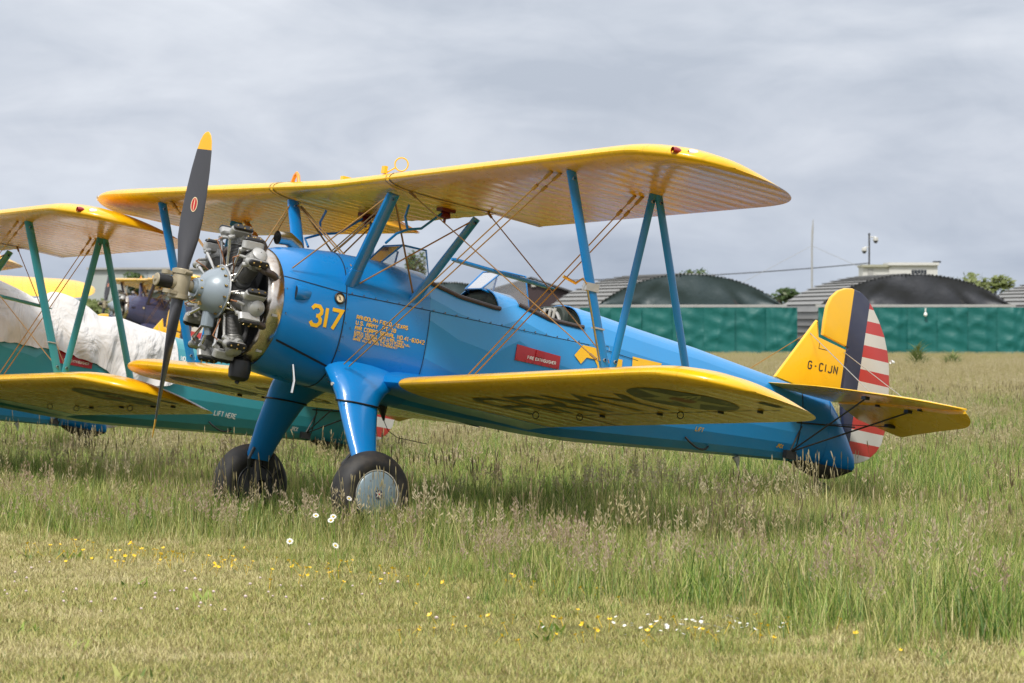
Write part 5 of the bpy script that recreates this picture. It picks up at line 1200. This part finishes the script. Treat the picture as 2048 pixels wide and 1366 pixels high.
# ---- cabin on stilts, camera pole, mast, cables
M['wcab'] = plain('white_cabin_panel', (.62, .62, .60), .5, 0, .12, 1.2); M['dglass'] = plain('dark_window_glass', (.03, .035, .045), .12, 0, .1, 2, .5); M['cabroof'] = plain('mossy_roof_edge', (.36, .36, .28), .7, 0, .25, 3)
cb = empty('cabin', (108.6, 124.2, 0), (0, 0, math.atan2(r1.y, r1.x) + .05), label='white boxy cabin rising behind the charcoal gabled hangar', category='cabin')
mb = MB(); mb.box((-1.45, 0, 2.35), (1.5, 2.4, 4.7)); mb.build('side_room', 'wcab', cb)
mb = MB(); mb.box((.72, 0, 2.4), (2.82, 2.6, 4.8)); mb.build('main_room', 'wcab', cb)
mb = MB(); mb.box((-1.42, -.05, 4.73), (1.7, 2.7, .14)); mb.build('roof_edge', 'cabroof', cb)
mb = MB(); mb.box((.72, -.05, 4.84), (2.95, 2.85, .16)); mb.build('roof', 'wcab', cb)
mb = MB(); mb.box((1.05, -1.315, 4.32), (.86, .05, .34)); wi = mb.build('window', 'dglass', cb)
mb = MB()
for k in range(4): mb.box((.76 + k * .19, -1.35, 4.32), (.02, .03, .34))
mb.build('window_bar', 'beam', wi)
mb = MB(); mb.box((-1.75, -1.22, 4.32), (.32, .05, .42)); mb.build('door', 'beam', cb)
mb = MB(); mb.box((2.1, -1.2, 4.95), (.45, .25, .10)); mb.build('floodlight', 'black', cb)
cp = empty('camera_pole', (106.75, 124.6, 0), label='slim pole with two white dome cameras beside the cabin', category='camera pole')
mb = MB(); mb.tube([(0, 0, 0), (0, 0, 6.55)], .05, 8); mb.lathe([(0, .02), (.08, .08), (.13, .06), (.15, .001)], (0, 0, 6.5), 'Z', 8); mb.build('pole', 'barrel', cp)
for dx, dy, z in ((.32, -.2, 6.22), (-.24, .15, 5.62)):
    mb = MB(); mb.tube([(0, 0, z + .2), (dx, dy, z + .2)], .03, 6); mb.lathe([(.2, .02), (.18, .14), (0, .16), (-.02, .15)], (dx, dy, z), 'Z', 12); c_ = mb.build('dome_camera', 'wcab', cp)
    mb = MB(); mb.lathe([(-.02, .14), (-.1, .12), (-.16, .06), (-.18, .001)], (dx, dy, z), 'Z', 12); mb.build('lens_dome', 'black', c_)
ms = empty('radio_mast', (101.1, 122.7, 0), label='thin grey radio mast above the middle hangar roof', category='mast')
mb = MB(); mb.tube([(0, 0, 0), (0, 0, 5.9), (0.03, 0, 6.6), (.08, 0, 7.3)], .05, 6, rr=[.06, .05, .06, .02]); mb.build('pole', 'beam', ms)
for q_ in ((-4.2, 2.6, 3.2), (5.0, -3.1, 3.2)):
    mb = MB(); mb.tube([(0, 0, 5.8), q_], .010, 4); mb.build('guy_wire', 'beam', ms)
mb = MB(); a, b = Vector((106.75, 124.6, 4.9)), Vector((92.0, 134.0, 3.9)); mb.tube([a.lerp(b, u) + Vector((0, 0, -.35 * 4 * u * (1 - u) * .5)) for u in np.linspace(0, 1, 12)], .03, 5)
mb.build('cable', 'barrel', None, label='sagging dark cable running from the camera pole past the mast', category='cable')

# ---- trees and bushes beyond the hangars
M['leaf'] = grass_mat('tree_leaf', [(.25, (.035, .070, .018)), (.5, (.07, .12, .03)), (.75, (.13, .17, .05))], .25, .9, .5)
M['leaf_pale'] = grass_mat('pale_tree_leaf', [(.25, (.12, .17, .045)), (.75, (.24, .27, .10))], .3, .9, .5)
M['bark'] = plain('bark', (.09, .075, .06), .9, 0, .3, 4)
def tree(name, x, y, h, rx, rz, cz, mat, lab, n_=1500, leaf=.16):
    r0 = empty(name, (x, y, 0), label=lab, category='tree', group='trees beyond the airfield buildings')
    mb = MB(); mb.tube([(0, 0, 0), (.05, 0, cz * .5), (0, .05, h * .85)], .2, 8, rr=[.22, .15, .04])
    lobes = []
    for k in range(9):
        a = random.random() * 6.28; q_ = (rx * .62 * math.cos(a) * random.random() ** .5, rx * .62 * math.sin(a) * random.random() ** .5, cz + rz * random.uniform(-.65, .62)); lobes.append((q_, random.uniform(.35, .6)))
        mb.tube([(0, 0, max(.3, q_[2] - rz * .5)), (q_[0] * .6, q_[1] * .6, q_[2] - .1), q_], .06, 5, rr=[.07, .045, .015])
    mb.build('trunk', 'bark', r0); mb = MB()
    for _ in range(n_):
        q_, s_ = random.choice(lobes); v = Vector((random.gauss(0, 1), random.gauss(0, 1), random.gauss(0, 1))).normalized() * (random.random() ** .45); c_ = Vector(q_) + Vector((v.x * rx * s_, v.y * rx * s_, v.z * rz * s_))
        a1 = Vector((random.gauss(0, 1), random.gauss(0, 1), random.gauss(0, 1))).normalized(); a2 = a1.orthogonal().normalized(); k = leaf * random.uniform(.6, 1.3)
        mb.add([c_ - a1 * k, c_ + a2 * k * .5, c_ + a1 * k, c_ - a2 * k * .5], [(0, 1, 2, 3)], False)
    mb.build('crown', mat, r0); return r0
tree('poplar_tree', 59.5, 96.6, 4.7, .62, 1.6, 3.1, 'leaf', 'slim dark tree seen through the front windscreen', 1300, .11)
tree('round_tree', 114.7, 143.8, 3.75, 2.2, 1.2, 2.5, 'leaf', 'dark bushy tree between the two middle hangars', 1500, .22)
tree('round_tree', 125.0, 135.6, 4.7, 2.6, 1.7, 2.9, 'leaf_pale', 'pale yellow green tree behind the charcoal hangar', 1700, .25)
tree('round_tree', 113.1, 151.2, 4.85, 1.2, 1.0, 3.9, 'leaf', 'small treetop showing over the dark green hangar apex', 700, .2)
tree('round_tree', 43.1, 94.0, 2.6, 1.6, .9, 1.7, 'leaf_pale', 'light green bush far left above the white cover', 1300, .14)
tree('round_tree', 46.0, 96.2, 3.6, .8, .9, 2.7, 'leaf', 'small dark bush before the pale building', 900, .12)
for k in range(16):
    u = k / 15; d_ = 420; px = lerp(-.22, .22, u); x, y = CAM2 + d_ * FWD + px * d_ * RGT
    tree('round_tree', x, y, 5.5 + 1.5 * random.random(), 7.5, 1.6 + random.random() * .8, 2.6, 'leaf', 'distant hedgerow tree on the horizon', 420, .6)
